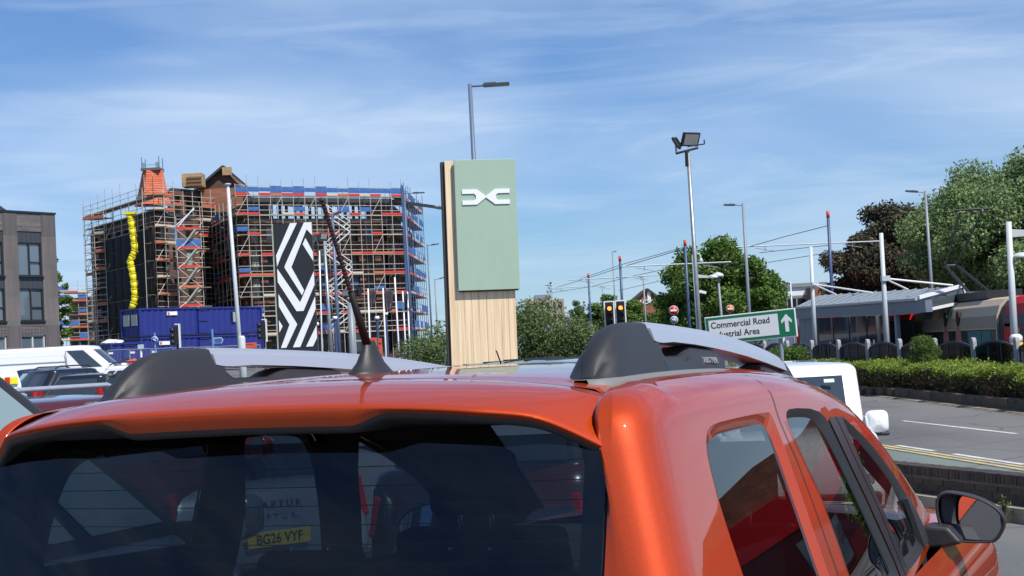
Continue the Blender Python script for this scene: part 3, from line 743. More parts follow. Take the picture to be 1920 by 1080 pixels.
# ------------------------------------------------------------------ brick wall between car park and road
BRK = [mat('dark_brick_%s' % n, c, .75, var=.4, scale=14, bump=.3) for n, c in (('plum', (.060, .042, .044)), ('black', (.040, .034, .036)), ('brown', (.075, .052, .045)))]
MORT = mat('wall_mortar', (.14, .13, .12), .9, var=.4, scale=10)
WDIR = Vector((-.306, 1, 0)).normalized(); WNOR = Vector((-WDIR.y, WDIR.x, 0)); WRZ = math.atan2(WDIR.y, WDIR.x)
wp0 = Vector((wallx(16.0), 16.0, -.44))
wall = empty('low_brick_wall', wp0, WRZ, 'low dark brick wall with upright bricks on top, beside the road', 'wall')
def wl(a): return gz(*((wp0 + WDIR * a).xy))
# core, local x along the wall, local +y is the car-park side
mesh('wall_core', [(x, y, z) for x in (-11, 14) for y in (-.125, .105) for z in (-.1, .42)], [(0, 1, 3, 2), (4, 6, 7, 5), (0, 4, 5, 1), (2, 3, 7, 6), (1, 5, 7, 3), (0, 2, 6, 4)], MORT, wall)
random.seed(4)
for c in range(4):
    for i in range(31):
        x = i * .225 - .6 + (c % 2) * .1125
        box('brick', (x, .094 + random.uniform(-.004, .004), .035 + c * .075), (.213, .045, .064), random.choice(BRK), wall)
for i in range(94):
    box('coping_brick', (-.65 + i * .0755, -.008 + random.uniform(-.004, .004), .382 + random.uniform(-.003, .003)), (.066, .255, .112), random.choice(BRK), wall)
KERBC = mat('pale_concrete', (.34, .32, .27), .85, var=.4, scale=5, coords='World', bump=.3)
kb = tag(mesh('kerb', [(x, y, z) for x in (-11, 14) for y in (.15, .30) for z in (-.2, .11)], [(0, 1, 3, 2), (4, 6, 7, 5), (0, 4, 5, 1), (2, 3, 7, 6), (1, 5, 7, 3), (0, 2, 6, 4)], KERBC), kind='structure')
kb.location = wp0; kb.rotation_euler = (0, 0, WRZ)
# ------------------------------------------------------------------ foliage tools
def leafmat(name, c1, c2, c3=None):
    m = bpy.data.materials.new(name); m.use_nodes = True; MATS[name] = m; t = m.node_tree
    for n in list(t.nodes): t.nodes.remove(n)
    o = t.nodes.new('ShaderNodeOutputMaterial'); g = t.nodes.new('ShaderNodeNewGeometry'); rp = t.nodes.new('ShaderNodeValToRGB')
    rp.color_ramp.elements[0].color = lin(c1); rp.color_ramp.elements[1].color = lin(c2)
    if c3: e = rp.color_ramp.elements.new(.93); e.color = lin(c2); rp.color_ramp.elements[2].color = lin(c3)
    d = t.nodes.new('ShaderNodeBsdfPrincipled'); d.inputs['Roughness'].default_value = .55; d.inputs['Specular IOR Level'].default_value = .35
    tr = t.nodes.new('ShaderNodeBsdfTranslucent'); mi = t.nodes.new('ShaderNodeMixShader'); mi.inputs[0].default_value = .38
    t.links.new(g.outputs['Random Per Island'], rp.inputs[0]); t.links.new(rp.outputs[0], d.inputs['Base Color']); t.links.new(rp.outputs[0], tr.inputs[0])
    t.links.new(d.outputs[0], mi.inputs[1]); t.links.new(tr.outputs[0], mi.inputs[2]); t.links.new(mi.outputs[0], o.inputs[0])
    return m
def leaves(name, pts, size, m, parent=None, aspect=.55, droop=.3, upbias=.35):
    """one leaf (folded quad pair) at each point"""
    v, f = [], []
    for p, out_ in pts:
        s = size * random.uniform(.6, 1.35)
        n = Vector((random.gauss(0, 1), random.gauss(0, 1), random.gauss(0, 1) + upbias)) + out_ * .8
        if n.length < 1e-3: n = Vector((0, 0, 1))
        n.normalize(); a = n.orthogonal().normalized(); a.rotate(Matrix.Rotation(random.uniform(0, 6.28), 3, n)); a.z -= droop * random.random(); a.normalize()
        b = n.cross(a).normalized(); L_ = a * s; W_ = b * (s * aspect * .5); k = len(v)
        v += [p - L_ * .5, p + W_ - n * s * .08, p + L_ * .5, p - W_ - n * s * .08]
        f += [(k, k + 1, k + 2, k + 3)]
    return mesh(name, v, f, m, parent)
def crown_points(cs, per, shell=.55):
    """points clustered on lumps; cs = [(centre, radius)]"""
    o = []
    for c, r in cs:
        for _ in range(int(per * r * r)):
            d = Vector((random.gauss(0, 1), random.gauss(0, 1), random.gauss(0, 1))).normalized()
            q = r * (random.random()**shell) * random.uniform(.85, 1.1); o.append((c + Vector((d.x * q, d.y * q, d.z * q * .8)), d))
    return o
BARK = mat('bark', (.075, .055, .04), .9, var=.5, scale=5, bump=.5)
def tree(name, label, base, h, w, lm, n, leaf, seed, trunk=.22, crown0=.22, lump=.16, per=900, shape=1., cat='tree', group=None, top_bias=1., sparse=0.):
    random.seed(seed)
    r = empty(name, base, 0, label, cat, group)
    zb, zt = h * crown0, h; cz = (zb + zt) / 2; rz_ = (zt - zb) / 2
    th = []
    def lim(p, q, r0, r1): th.append((p, q, r0, r1))
    lim(Vector((0, 0, -.3)), Vector((w * .02, 0, h * .42)), trunk, trunk * .7); lim(Vector((w * .02, 0, h * .42)), Vector((-w * .03, .1, h * .78)), trunk * .7, trunk * .25)
    cs = []
    for i in range(n):
        while True:
            d = Vector((random.uniform(-1, 1), random.uniform(-1, 1), random.uniform(-1, 1)))
            if .25 < d.length < 1: break
        d = d * (.35 + .65 * random.random()**.5) / max(.55, d.length) * min(1, d.length + .25)
        wid = w / 2 * (1 - .35 * shape * max(0, d.z)**1.5) * (1 - .18 * max(0, -d.z))
        c = Vector((d.x * wid, d.y * wid, cz + d.z * rz_ * .92)); cs.append((c, lump * w * random.uniform(.55, 1.15)))
        if i % 4 == 0: lim(Vector((0, 0, h * random.uniform(.25, .5))), c * .85, trunk * .3, trunk * .06)
    v, f = [], []
    for p, q, a, b in th:
        d = (q - p).normalized(); x = d.orthogonal().normalized(); y = d.cross(x); k = len(v)
        for pp, rr in ((p, a), (p.lerp(q, .5) + Vector((0, 0, .02 * h)) * (0 if p.z < 0 else 1), (a + b) / 2), (q, b)):
            for i in range(7): an = 2 * math.pi * i / 7; v.append(pp + x * math.cos(an) * rr + y * math.sin(an) * rr)
        for s in range(2):
            for i in range(7): j = (i + 1) % 7; f.append((k + s * 7 + i, k + s * 7 + j, k + s * 7 + 7 + j, k + s * 7 + 7 + i))
    mesh('trunk', v, f, BARK, r, True)
    leaves('crown', crown_points(cs, per), leaf, lm, r)
    return r
G1 = leafmat('leaf_mid_green', (.050, .110, .018), (.150, .260, .045), (.23, .33, .08))
G2 = leafmat('leaf_fresh_green', (.050, .105, .018), (.145, .225, .045), (.22, .27, .07))
G3 = leafmat('leaf_bronze', (.035, .036, .024), (.115, .098, .058), (.19, .17, .09))
G4 = leafmat('leaf_willow', (.10, .165, .06), (.28, .39, .16), (.40, .48, .26))
G5 = leafmat('leaf_buddleia', (.070, .115, .035), (.20, .28, .10), (.34, .38, .19))
G6 = leafmat('leaf_hedge', (.12, .18, .022), (.30, .40, .055), (.44, .48, .11))
PURP = leafmat('buddleia_flower', (.10, .06, .13), (.22, .13, .26), (.35, .20, .28))
TWIG = leafmat('bare_twig', (.035, .024, .017), (.10, .072, .05))
def bush(name, label, base, w, d, h, lm, per, leaf, seed, n=26, flowers=0, cat='bush', group=None, depthvec=None):
    random.seed(seed); r = empty(name, base, 0, label, cat, group); cs = []
    for i in range(n):
        a = random.uniform(0, 6.283); q = random.random()**.6; z = random.random()
        k = (1 - .45 * z * z)
        cs.append((Vector((math.cos(a) * q * w * .42 * k, math.sin(a) * q * d * .42 * k, h * (.12 + .76 * z))), .13 * (w + h) * random.uniform(.55, 1.05)))
    leaves('foliage', crown_points(cs, per, .45), leaf, lm, r, aspect=.32, droop=.2)
    th = []
    v, f = [], []
    for c, _ in cs:
        p, q = Vector((c.x * .15, c.y * .15, -.1)), c; dd = (q - p).normalized(); x = dd.orthogonal().normalized(); y = dd.cross(x); k = len(v)
        for pp, rr in ((p, .02), (q, .006)):
            for i in range(5): an = 2 * math.pi * i / 5; v.append(pp + x * math.cos(an) * rr + y * math.sin(an) * rr)
        for i in range(5): j = (i + 1) % 5; f.append((k + i, k + j, k + 5 + j, k + 5 + i))
    mesh('stems', v, f, BARK, r)
    for i in range(flowers):
        c, q = random.choice(cs); dirn = Vector((random.uniform(-1, 1), random.uniform(-1, .4), random.uniform(.2, 1))).normalized()
        p = c + dirn * q * .95; tip = p + (dirn + Vector((0, 0, .2))).normalized() * random.uniform(.12, .26); pts = []
        for k in range(26): t = random.random(); s = .035 * (1 - t * .8); pts.append((p.lerp(tip, t) + Vector((random.gauss(0, s), random.gauss(0, s), random.gauss(0, s))), dirn))
        leaves('flower_spike', pts, .045, PURP, r, aspect=.8)
    return r
# ------------------------------------------------------------------ planted strip beyond the road
KSTONE = mat('dark_stone_kerb', (.12, .09, .065), .85, var=.5, scale=2.5, coords='World', bump=.4)
KTAN = mat('worn_tan_gutter', (.30, .25, .18), .85, var=.5, scale=3, coords='World')
gutter = tag(strip_mesh('gutter', lambda y: 11.95, lambda y: 12.38, [20, 45, 80, 140], -.474, KTAN), kind='structure')
kerb2 = tag(empty('kerb'), kind='structure')
random.seed(9)
for i in range(64):
    y = 30 + i * .93
    box('kerb_stone', (12.51 - .15 * max(0, y - 52) + random.uniform(-.008, .008), y + .46, -.34 + random.uniform(-.012, .012)), (.26, .905, .29), KSTONE, kerb2)
for i in range(70):
    box('gutter_brick', (12.2 + random.uniform(-.01, .01), 34 + i * .46, -.468), (.34, .43, .02), KTAN, kerb2)
SOIL = mat('planting_soil', (.06, .045, .032), .95, var=.5, scale=4, bump=.5)
tag(mesh('soil_bed', [(12.64, 20, -.26), (15.9, 20, -.26), (15.9, 140, -.2), (12.64, 140, -.2)], [(0, 1, 2, 3)], SOIL), kind='structure')
hedge = empty('clipped_hedge', (13.4, 40, -.26), 0, 'low bright green hedge with bare brown twigs below, along the road kerb', 'hedge')
random.seed(12)
pts = []; tw = []
def hsh(y): return -.15 * max(0, y - 12)
def hx0(y): return -.70 + hsh(y) + .16 * math.sin(y * 1.7) + .10 * math.sin(y * 4.1 + 1)
for _ in range(46000):
    y = -8 + 58 * random.random()**1.35; top = .74 + .07 * math.sin(y * .9) + .05 * math.sin(y * 2.9) + .004 * y
    x = random.uniform(hx0(y), .75 + hsh(y)); z = top + random.gauss(0, .05)
    if random.random() < .40: x = hx0(y) + random.gauss(.03, .08); z = top - abs(random.gauss(0, .10))
    pts.append((Vector((x, y, z)), Vector((-.3, -.2, .7))))
leaves('foliage', pts, .105, G6, hedge, aspect=.38, upbias=.5)
for _ in range(34000):
    y = -8 + 58 * random.random()**1.35; z = random.uniform(.0, .66); x = hx0(y) + .12 + random.gauss(0, .13) + .12 * (1 - z)
    tw.append((Vector((x, y, z)), Vector((-1, 0, 0))))
leaves('dead_twigs', tw, .15, TWIG, hedge, aspect=.16, droop=.0, upbias=.0)
pts = []
for _ in range(1500):
    y = -8 + 58 * random.random()**1.35; pts.append((Vector((hx0(y) + random.gauss(.05, .12), y, random.uniform(.2, .6))), Vector((-1, 0, .2))))
leaves('low_leaves', pts, .10, G1, hedge, aspect=.4)
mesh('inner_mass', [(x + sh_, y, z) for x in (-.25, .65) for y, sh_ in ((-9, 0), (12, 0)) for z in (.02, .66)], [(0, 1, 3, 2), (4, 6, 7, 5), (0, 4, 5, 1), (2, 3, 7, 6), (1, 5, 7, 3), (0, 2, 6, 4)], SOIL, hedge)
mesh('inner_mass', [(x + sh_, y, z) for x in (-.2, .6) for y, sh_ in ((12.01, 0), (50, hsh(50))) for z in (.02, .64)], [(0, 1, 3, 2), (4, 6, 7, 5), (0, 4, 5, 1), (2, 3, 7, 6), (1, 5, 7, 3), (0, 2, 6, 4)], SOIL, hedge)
b = px(1735, 690, 53); bush('roadside_shrub', 'round bright green shrub standing above the hedge', (b.x, 53, -.3), 1.35, 1.0, 1.75, G2, 5200, .085, 21, 22)
b = px(1475, 690, 58); bush('roadside_shrub', 'dark green shrub under the green-bordered direction sign', (b.x, 58, -.4), 2.3, 1.5, 1.75, G1, 2600, .11, 22, 22)
# ------------------------------------------------------------------ fence along the tram stop
NAVY = mat('navy_steel', (.018, .024, .050), .4)
PANE = glassmat('fence_mesh_tint', (.06, .07, .12), .5)
POSTG = mat('concrete_grey_post', (.36, .37, .37), .7, var=.25, scale=4)
FX = lambda y: 15.5 - .203 * (y - 50)
FDIR = Vector((-.203, 1, 0)).normalized(); FRZ = math.atan2(FDIR.y, FDIR.x)
fence = empty('tram_stop_fence', (FX(44), 44, -.48), FRZ, 'row of arched navy fence panels with grey posts before the tram stop', 'fence')
def fence_panel(x0, w, zb):
    H, A = 1.40, .20; n = 10      # local x along the fence
    arch = [(x0 + w * k / n, zb + H + A * (1 - (2 * k / n - 1)**2)) for k in range(n + 1)]
    v = [(x, 0.004, zb + .1) for x, z in arch] + [(x, 0.004, z - .03) for x, z in arch]; n1 = n + 1
    r = mesh('fence_panel', v, [(k, k + 1, n1 + k + 1, n1 + k) for k in range(n)], PANE, fence)
    v = []
    for x, z in arch: v += [(x, -.03, z - .035), (x, .03, z - .035), (x, .03, z + .03), (x, -.03, z + .03)]
    mesh('top_rail', v, [(4 * i + j, 4 * i + (j + 1) % 4, 4 * i + 4 + (j + 1) % 4, 4 * i + 4 + j) for i in range(n) for j in range(4)], NAVY, r)
    for x in (0.03, w / 3, 2 * w / 3, w - .03):
        z = H + A * (1 - (2 * x / w - 1)**2); box('upright', (x0 + x, 0, zb + z / 2 + .02), (.055, .045, z - .06), NAVY, r)
    box('bottom_rail', (x0 + w / 2, 0, zb + .08), (w - .1, .04, .06), NAVY, r)
FP = 2.78
ords = ['nearest', 'second', 'third', 'fourth', 'fifth', 'sixth', 'seventh', 'eighth', 'ninth', 'tenth', 'eleventh', 'twelfth', 'thirteenth', 'fourteenth', 'fifteenth']
for k in range(13):
    fence_panel(k * FP + .14, FP - .28, .012 * k * FP)
    zb = .012 * k * FP
    po = prism('fence_post', [(-.10, -.3 + zb), (.10, -.3 + zb), (.10, 1.62 + zb), (.03, 1.72 + zb), (-.07, 1.69 + zb), (-.10, 1.58 + zb)], 1, -.07, .07, POSTG, fence, .012, 1); po.location = (k * FP, 0, 0)
# ------------------------------------------------------------------ platform, tram, tram shelter
PLAT = mat('platform_paving', (.28, .28, .27), .85, var=.2, scale=3)
tag(mesh('platform', [(x, y, z) for x in (16.6, 19.2) for y in (30, 130) for z in (-.6, -.18)], [(0, 1, 3, 2), (4, 6, 7, 5), (0, 4, 5, 1), (2, 3, 7, 6), (1, 5, 7, 3), (0, 2, 6, 4)], PLAT), kind='structure')
TRED = mat('tram_red', (.52, .012, .016), .6, spec=.2); TCREAM = mat('tram_cream_print', (.50, .42, .31), .6, spec=.2); TTEAL = mat('tram_teal_print', (.05, .17, .17), .6, spec=.2)
TGREY = mat('tram_grey_band', (.07, .085, .10), .6, spec=.2); TPINK = mat('tram_coat_print', (.33, .15, .13), .6, spec=.2); TSKIN = mat('tram_dark_print', (.035, .02, .018), .6, spec=.2); TSTONE = mat('tram_stone_print', (.30, .26, .21), .6, spec=.2)
TGLASS = mat('tram_dark_window', (.012, .016, .02), .25, spec=.25)
BELLOW = mat('rubber_bellows', (.02, .02, .023), .6)
X0 = 19.5
tram = empty('tram', (X0, 58, -.45), R(90), 'long red and cream tram standing at the stop behind the shelter', 'tram')
# local x = along the track away from the camera, local y = towards -X (our side is y = 0..), z up
def tramprof(): return [(0, .25), (.03, .9), (.03, 2.2), (-.02, 2.55), (-.16, 2.95), (-.42, 3.22), (-.8, 3.30), (-1.85, 3.30), (-2.23, 3.22), (-2.49, 2.95), (-2.63, 2.55), (-2.68, 2.2), (-2.68, .9), (-2.65, .25)]
def tram_seg(x0, x1, m, name='carriage', scale=1.):
    pr = tramprof(); rows = [[Vector((x, -1.325 + (a + 1.325) * scale, b * (.6 + .4 * scale) if b > 2 else b)) for a, b in pr] for x in (x0, x1)]
    v = [p for r_ in rows for p in r_]; n = len(pr); f = [(i, i + 1, n + i + 1, n + i) for i in range(n - 1)] + [tuple(range(n)), tuple(range(n, 2 * n))[::-1]]
    return mesh(name, v, f, m, tram)
def side_panel(x0, x1, z0, z1, m, name='side_panel', y=.036, parent=None):
    z2 = z1
    pr = [(z0, y)] + [(z, y) for z in (1.6, 2.2) if z0 < z < z1] + ([(z1, y)] if z1 <= 2.2 else [])
    if z1 > 2.2:
        for a, b in ((2.55, -.02), (2.95, -.16), (3.22, -.42)):
            if z0 < a <= z1 + .01: pr.append((a, b + .006))
        if pr[-1][0] < z1 - .02: pr.append((z1, -.16 + .006))
    v = [(x, b, a) for x in (x0, x1) for a, b in pr]; n = len(pr)
    return mesh(name, v, [(i, i + 1, n + i + 1, n + i) for i in range(n - 1)], m, parent or tram)
segs = [(-6., 5.1, TRED), (6.1, 19.5, TCREAM), (20.5, 27, TRED), (28, 38, TCREAM), (39, 50, TRED)]
for a, b, m_ in segs: tram_seg(a, b, m_)
for a, b in ((5.1, 6.1), (19.5, 20.5), (27, 28), (38, 39)):
    tram_seg(a - .01, b + .01, BELLOW, 'bellows', .93)
    for i in range(6):
        x = a + .08 + i * .17; side_panel(x, x + .07, .4, 2.2, BELLOW if i % 2 else TGREY, 'bellows_fold', .0, tram)
# near red car
side_panel(-6, 5.0, 2.05, 2.55, TGREY); side_panel(-6., 3.2, .95, 2.0, TGLASS, 'window'); side_panel(3.9, 5.0, 2.08, 2.2, TGREY)
for x in (-1.6, 1.4, 3.2): bar('window_frame', (x, .045, .95), (x, .045, 2.0), .02, .09, STEELW, tram)
# printed car: vertical colour fields, two printed figures in coats, dark doors
side_panel(6.2, 19.4, 2.05, 2.6, TSTONE); side_panel(6.2, 19.4, .45, 2.0, TGLASS, 'window')
for x0, x1, m_ in ((16.2, 17.6, TTEAL), (12.9, 13.7, TTEAL), (14.3, 15.0, TSTONE)): side_panel(x0, x1, 2.6, 3.22, m_, 'print_field', .04)
side_panel(6.9, 10.2, 1.0, 1.95, TTEAL, 'print_field', .041)
def figure(x, w, h):
    prism('printed_coat', [(x - w, .5), (x + w, .5), (x + w * .8, 1.5), (x + w * .62, 2.0), (x + .12, 2.15), (x - .12, 2.15), (x - w * .62, 2.0), (x - w * .8, 1.5)], 1, .040, .046, TPINK, tram)
    prism('printed_head', [(x + .26 * math.sin(t), 2.52 + .36 * math.cos(t)) for t in [6.283 * i / 14 for i in range(14)]], 1, .012, .047, TSKIN, tram)
figure(13.6, .62, 0); figure(11.6, .60, 0)
for x in (8.2, 10.2, 12.6, 14.6, 16.9): box('door_seam', (x, .045, 1.2), (.06, .012, 1.55), BLACKM, tram)
# red car and far end
side_panel(24.0, 26.9, 2.05, 2.55, TGREY); side_panel(24.0, 26.8, .95, 2.0, TGLASS, 'window')
side_panel(28.2, 37.8, .95, 2.0, TGLASS, 'window'); side_panel(39.2, 48.5, .95, 2.0, TGLASS, 'window')
nose = [(50, 1), (51, .97), (51.8, .88), (52.3, .72), (52.6, .5)]
for (a, s), (b, s2) in zip(nose, nose[1:]): tram_seg(a - .002, b, TRED, 'cab', s)
for x, l in ((-3, 4), (9, 6.5), (22.5, 3), (31, 4)): box('roof_equipment', (x + l / 2, -1.3, 3.48), (l, 1.5, .34), BLACKM, tram)
for x in (-2, 9, 24, 44):
    box('bogie', (x, -1.3, .22), (2.6, 2.3, .42), BLACKM, tram)
# pantograph
pb = Vector((12.6, -1.3, 3.65))
def pr_(p, q, r): rod('pantograph_arm', p, q, r, BLACKM, tram, 6)
el = pb + Vector((4.3, 0, 1.45)); hd = pb + Vector((.4, 0, 3.7))
for dy in (-.5, .5):
    pr_(pb + Vector((0, dy * .9, 0)), el + Vector((0, dy * .5, 0)), .07); pr_(el + Vector((0, dy * .5, 0)), hd + Vector((0, dy, 0)), .04)
for dx in (-.2, .2): pr_(hd + Vector((dx, -.85, .05)), hd + Vector((dx, .85, .05)), .035)
pr_(pb + Vector((0, -.6, 0)), pb + Vector((0, .6, 0)), .08); pr_(el + Vector((0, -.3, 0)), el + Vector((0, .3, 0)), .06)
# shelter
SHG = mat('blue_grey_cladding', (.17, .215, .26), .45, var=.08, scale=2); SHR = mat('grey_metal_roofing', (.34, .38, .40), .4, .3, var=.12, scale=2)
SHGL = mat('shelter_dark_glass', (.02, .025, .03), .04, spec=.9)
E1, E2 = px(1488, 577, 92), px(1722, 560, 69.5)          # near eaves, far end and near end
Rg1, Rg2 = px(1535, 554, 95), px(1806, 537, 72.5)        # ridge on the track side
sh = empty('tram_shelter', (E2.x, E2.y, -.18), 0, 'blue-grey tram shelter with sloping metal roof and dark glass', 'shelter')
O_ = Vector((E2.x, E2.y, -.18))
def shm(name, pts, m, th=Vector((0, 0, -.12)), parent=None):
    n = len(pts); v = [p - O_ for p in pts] + [p - O_ + th for p in pts]
    f = [tuple(range(n)), tuple(range(n, 2 * n))[::-1]] + [(i, (i + 1) % n, n + (i + 1) % n, n + i) for i in range(n)]
    o = mesh(name, v, f, m, parent or sh)
    bmx = bmesh.new(); bmx.from_mesh(o.data); bmesh.ops.recalc_face_normals(bmx, faces=bmx.faces); bmx.to_mesh(o.data); bmx.free()
    return o
rf = shm('roof', [E1, E2, Rg2, Rg1], SHR)
for i in range(1, 15):
    t = i / 15; a, b_ = E1.lerp(E2, t) - O_, Rg1.lerp(Rg2, t) - O_; bar('roof_seam', a + Vector((0, 0, .03)), b_ + Vector((0, 0, .03)), .05, .05, SHR, rf)
bar('gutter', E1 - O_ + Vector((-.08, 0, -.02)), E2 - O_ + Vector((-.08, 0, -.02)), .12, .10, STEELW, sh)
bar('verge', E2 - O_ + Vector((0, -.06, .05)), Rg2 - O_ + Vector((0, -.06, .05)), .10, .16, WHITEPL, sh)
low2 = px(1812, 563, 72.5)
shm('gable_panel', [E2 + Vector((.1, -.03, -.12)), Rg2 + Vector((0, -.03, -.12)), low2 + Vector((0, -.03, 0)), E2 + Vector((.1, -.03, -.5))], mat('gable_glass', (.06, .075, .085), .1), Vector((0, .05, 0)))
bar('gable_sill', E2 - O_ + Vector((.1, -.1, -.55)), low2 - O_ + Vector((0, -.1, -.05)), .12, .12, WHITEPL, sh)
bar('gable_post', low2 - O_ + Vector((0, -.08, 0)), Rg2 - O_ + Vector((0, -.08, 0)), .10, .10, WHITEPL, sh)
EH = Vector((0, 0, -.10)); fas = Vector((0, 0, -.55))
shm('fascia', [E1 + EH, E2 + EH, E2 + EH + fas, E1 + EH + fas], SHG, Vector((.12, 0, 0)))
def wallz(t, z): p = E1.lerp(E2, t); return Vector((p.x + .25, p.y, z))
def hz(t): return E1.lerp(E2, t).z - .66
for t0, t1, m_, nm in ((0, .06, SHG, 'wall_panel'), (.062, .12, SHG, 'wall_panel'), (.122, .178, SHG, 'wall_panel')):
    shm(nm, [wallz(t0, hz(t0)), wallz(t1, hz(t1)), wallz(t1, -.18), wallz(t0, -.18)], m_, Vector((.1, 0, 0)))
for k in range(4):
    t0, t1 = .195 + k * .137, .195 + (k + 1) * .137 - .012
    shm('glass_pane', [wallz(t0, hz(t0)), wallz(t1, hz(t1)), wallz(t1, .2), wallz(t0, .2)], SHGL, Vector((.03, 0, 0)))
    p = wallz(t1 + .005, 0) - O_; rod('mullion', Vector((p.x, p.y, 0)), Vector((p.x, p.y, hz(t1) + .18)), .035, BLACKM, sh, 6)
for k, t in enumerate((.30, .655)):
    p = wallz(t, 1.12) - O_; box('notice', (p.x - .03, p.y, p.z), (.02, .35, .42), WHITEPL, sh)
for t in (.75, .82):
    p = wallz(t, 0) - O_; box('column', (p.x, p.y, (hz(t) + .18) / 2), (.16, .42, hz(t) + .18), SHG, sh)
shm('back_wall', [wallz(.0, 2.2) + Vector((1.3, 0, 0)), wallz(.74, 2.2) + Vector((1.3, 0, 0)), wallz(.74, -.18) + Vector((1.3, 0, 0)), wallz(0, -.18) + Vector((1.3, 0, 0))], mat('back_dark', (.03, .035, .04), .5), Vector((.05, 0, 0)))
shm('eaves_beam', [E2 + Vector((-.05, -1.3, -.1)), E2 + Vector((-.05, .02, -.1)), E2 + Vector((-.05, .02, -.62)), E2 + Vector((-.05, -1.3, -.62))], SHG, Vector((.3, 0, 0)))
# white masts that carry the shelter
def mast(u0, v0, u1, v1, d, struts, label):
    t, b_ = px(u0, v0, d), px(u1, v1, d); g = -.18
    r = empty('shelter_mast', (b_.x, d, g), 0, label, 'mast', 'white masts holding the shelter roof'); o = Vector((b_.x, d, g))
    taper('mast_tube', Vector((0, 0, 0)), Vector((t.x - b_.x, 0, t.z - g)), .125, .085, STEELW, r, 14)
    for (a0, a1, c0, c1, dd) in struts: rod('strut', px(a0, a1, d) - o, px(c0, c1, dd) - o, .045, WHITEPL, r)
    box('clamp', px(u0 + 8, struts[0][1], d) - o, (.34, .34, .22), STEELW, r)
mast(1520, 463, 1528, 655, 82, [(1525, 533, 1636, 549, 80), (1525, 533, 1567, 552, 78)], 'white mast with two struts at the far end of the tram shelter')
mast(1652, 437, 1663, 655, 67.5, [(1657, 522, 1786, 535, 71), (1657, 522, 1702, 543, 70)], 'white mast with two struts at the near end of the tram shelter')
# platform mast with lamp at the right edge
d = 56; b_ = px(1901, 640, d); o = Vector((b_.x, d, -.4)); t = px(1891, 416, d)
r = empty('platform_lamp_mast', o, 0, 'white mast with thick arm and dome lamp at the picture\'s right edge', 'lamp post')
taper('mast_tube', (0, 0, 0), t - o, .14, .10, STEELW, r, 14)
p = px(1892, 437, d) - o; prism('arm', [(p.x, p.z + .13), (p.x + 1.6, p.z - .02), (p.x + 1.6, p.z - .12), (p.x, p.z - .16)], 1, -.07, .07, STEELW, r, .01)
p = px(1915, 481, d) - o; lathe('lamp_dome', [(.33, -.05), (.34, 0), (.30, .06), (.18, .12), (.04, .15)], STEELW, r, 18, p); rod('lamp_bracket', px(1896, 482, d) - o, p, .03, STEELW, r)
p = px(1906, 650, d - .6) - o
bn = empty('yellow_banded_bin', (px(1906, 650, 55.2).x, 55.2, -.4), 0, 'pale grit bin with yellow band at the foot of the edge mast', 'bin')
HB = px(1906, 626, 55.2).z + .4
lathe('bin_body', [(.20, 0), (.22, .2), (.22, HB - .42)], POSTG, bn, 16); lathe('band', [(.226, HB - .62), (.226, HB - .30)], mat('yellow_band', (.60, .38, .03), .5), bn, 16); lathe('hood', [(.22, HB - .30), (.22, HB - .1), (.15, HB - .02), (.05, HB)], WHITEPL, bn, 16)
for i in range(9): lathe('body_ring', [(.232, .10 + i * .075), (.232, .13 + i * .075)], mat('ring_grey', (.22, .22, .21), .6), bn, 14)
# ------------------------------------------------------------------ the two brand totems
def totem_frame(uL, uR, vtop, d, yaw, width):
    c = px((uL + uR) / 2, vtop, d); return c
WOOD = None
def woodmat():
    m = mat('pale_vertical_wood', (.60, .42, .27), .6); t = m.node_tree; b = t.nodes['Principled BSDF']
    tx = t.nodes.new('ShaderNodeTexCoord'); mp_ = t.nodes.new('ShaderNodeMapping'); mp_.inputs['Scale'].default_value = (26, 26, .55)
    nz = t.nodes.new('ShaderNodeTexNoise'); nz.inputs['Scale'].default_value = 1.0; nz.inputs['Detail'].default_value = 6; nz.inputs['Roughness'].default_value = .6; nz.inputs['Distortion'].default_value = .25
    rp = t.nodes.new('ShaderNodeValToRGB'); rp.color_ramp.elements[0].position = .30; rp.color_ramp.elements[1].position = .62
    rp.color_ramp.elements[0].color = lin((.62, .43, .25)); rp.color_ramp.elements[1].color = lin((.86, .68, .46))
    t.links.new(tx.outputs['Object'], mp_.inputs[0]); t.links.new(mp_.outputs[0], nz.inputs['Vector']); t.links.new(nz.outputs[0], rp.inputs[0]); t.links.new(rp.outputs[0], b.inputs['Base Color'])
    return m
WOODM = woodmat()
SAGE = mat('sage_green_panel', (.345, .465, .365), .5, var=.05, scale=2.2, stretch=(2.5, 1, .35), detail=8)
DARKEDGE = mat('dark_back_and_side_shade', (.045, .035, .03), .6)
d = 28.0
A_, B_ = px(833, 302, d), px(957, 302, d)
W_ = (B_.x - A_.x); H_ = A_.z - gz(A_.x, d)
yaw = R(7)
tt = empty('wooden_brand_totem', (A_.x - H_ * .016, d, gz(A_.x, d)), yaw, 'tall pale wood totem with sage green panel and white linked-letter emblem', 'sign')
W_ /= math.cos(yaw); tt.rotation_euler = (0, R(.92), yaw)
def pbox(name, x0, x1, y0, y1, z0, z1, m, parent, bev=.004):
    return prism(name, [(x0, z0), (x1, z0), (x1, z1), (x0, z1)], 1, y0, y1, m, parent, bev, 1)
nb = 9
for i in range(nb):
    x0 = W_ * i / nb; pbox('wood_board', x0 + .0015, x0 + W_ / nb - .0015, .0, .30, -.2, H_ - .0 - .012 * (i % 2), WOODM, tt, .003)
pbox('dark_back', -.045, W_ - .02, .302, .36, -.2, H_ + .005, DARKEDGE, tt)
pbox('side_shade_strip', -.06, -.004, .06, .30, -.2, H_ - .004, DARKEDGE, tt)  # dark strip: the shade of the totem's side is put into the colour
gl0 = px(850, 302, d).x - A_.x; zb = px(905, 543, d).z - gz(A_.x, d)
GXL, GXR = gl0, W_ + .075
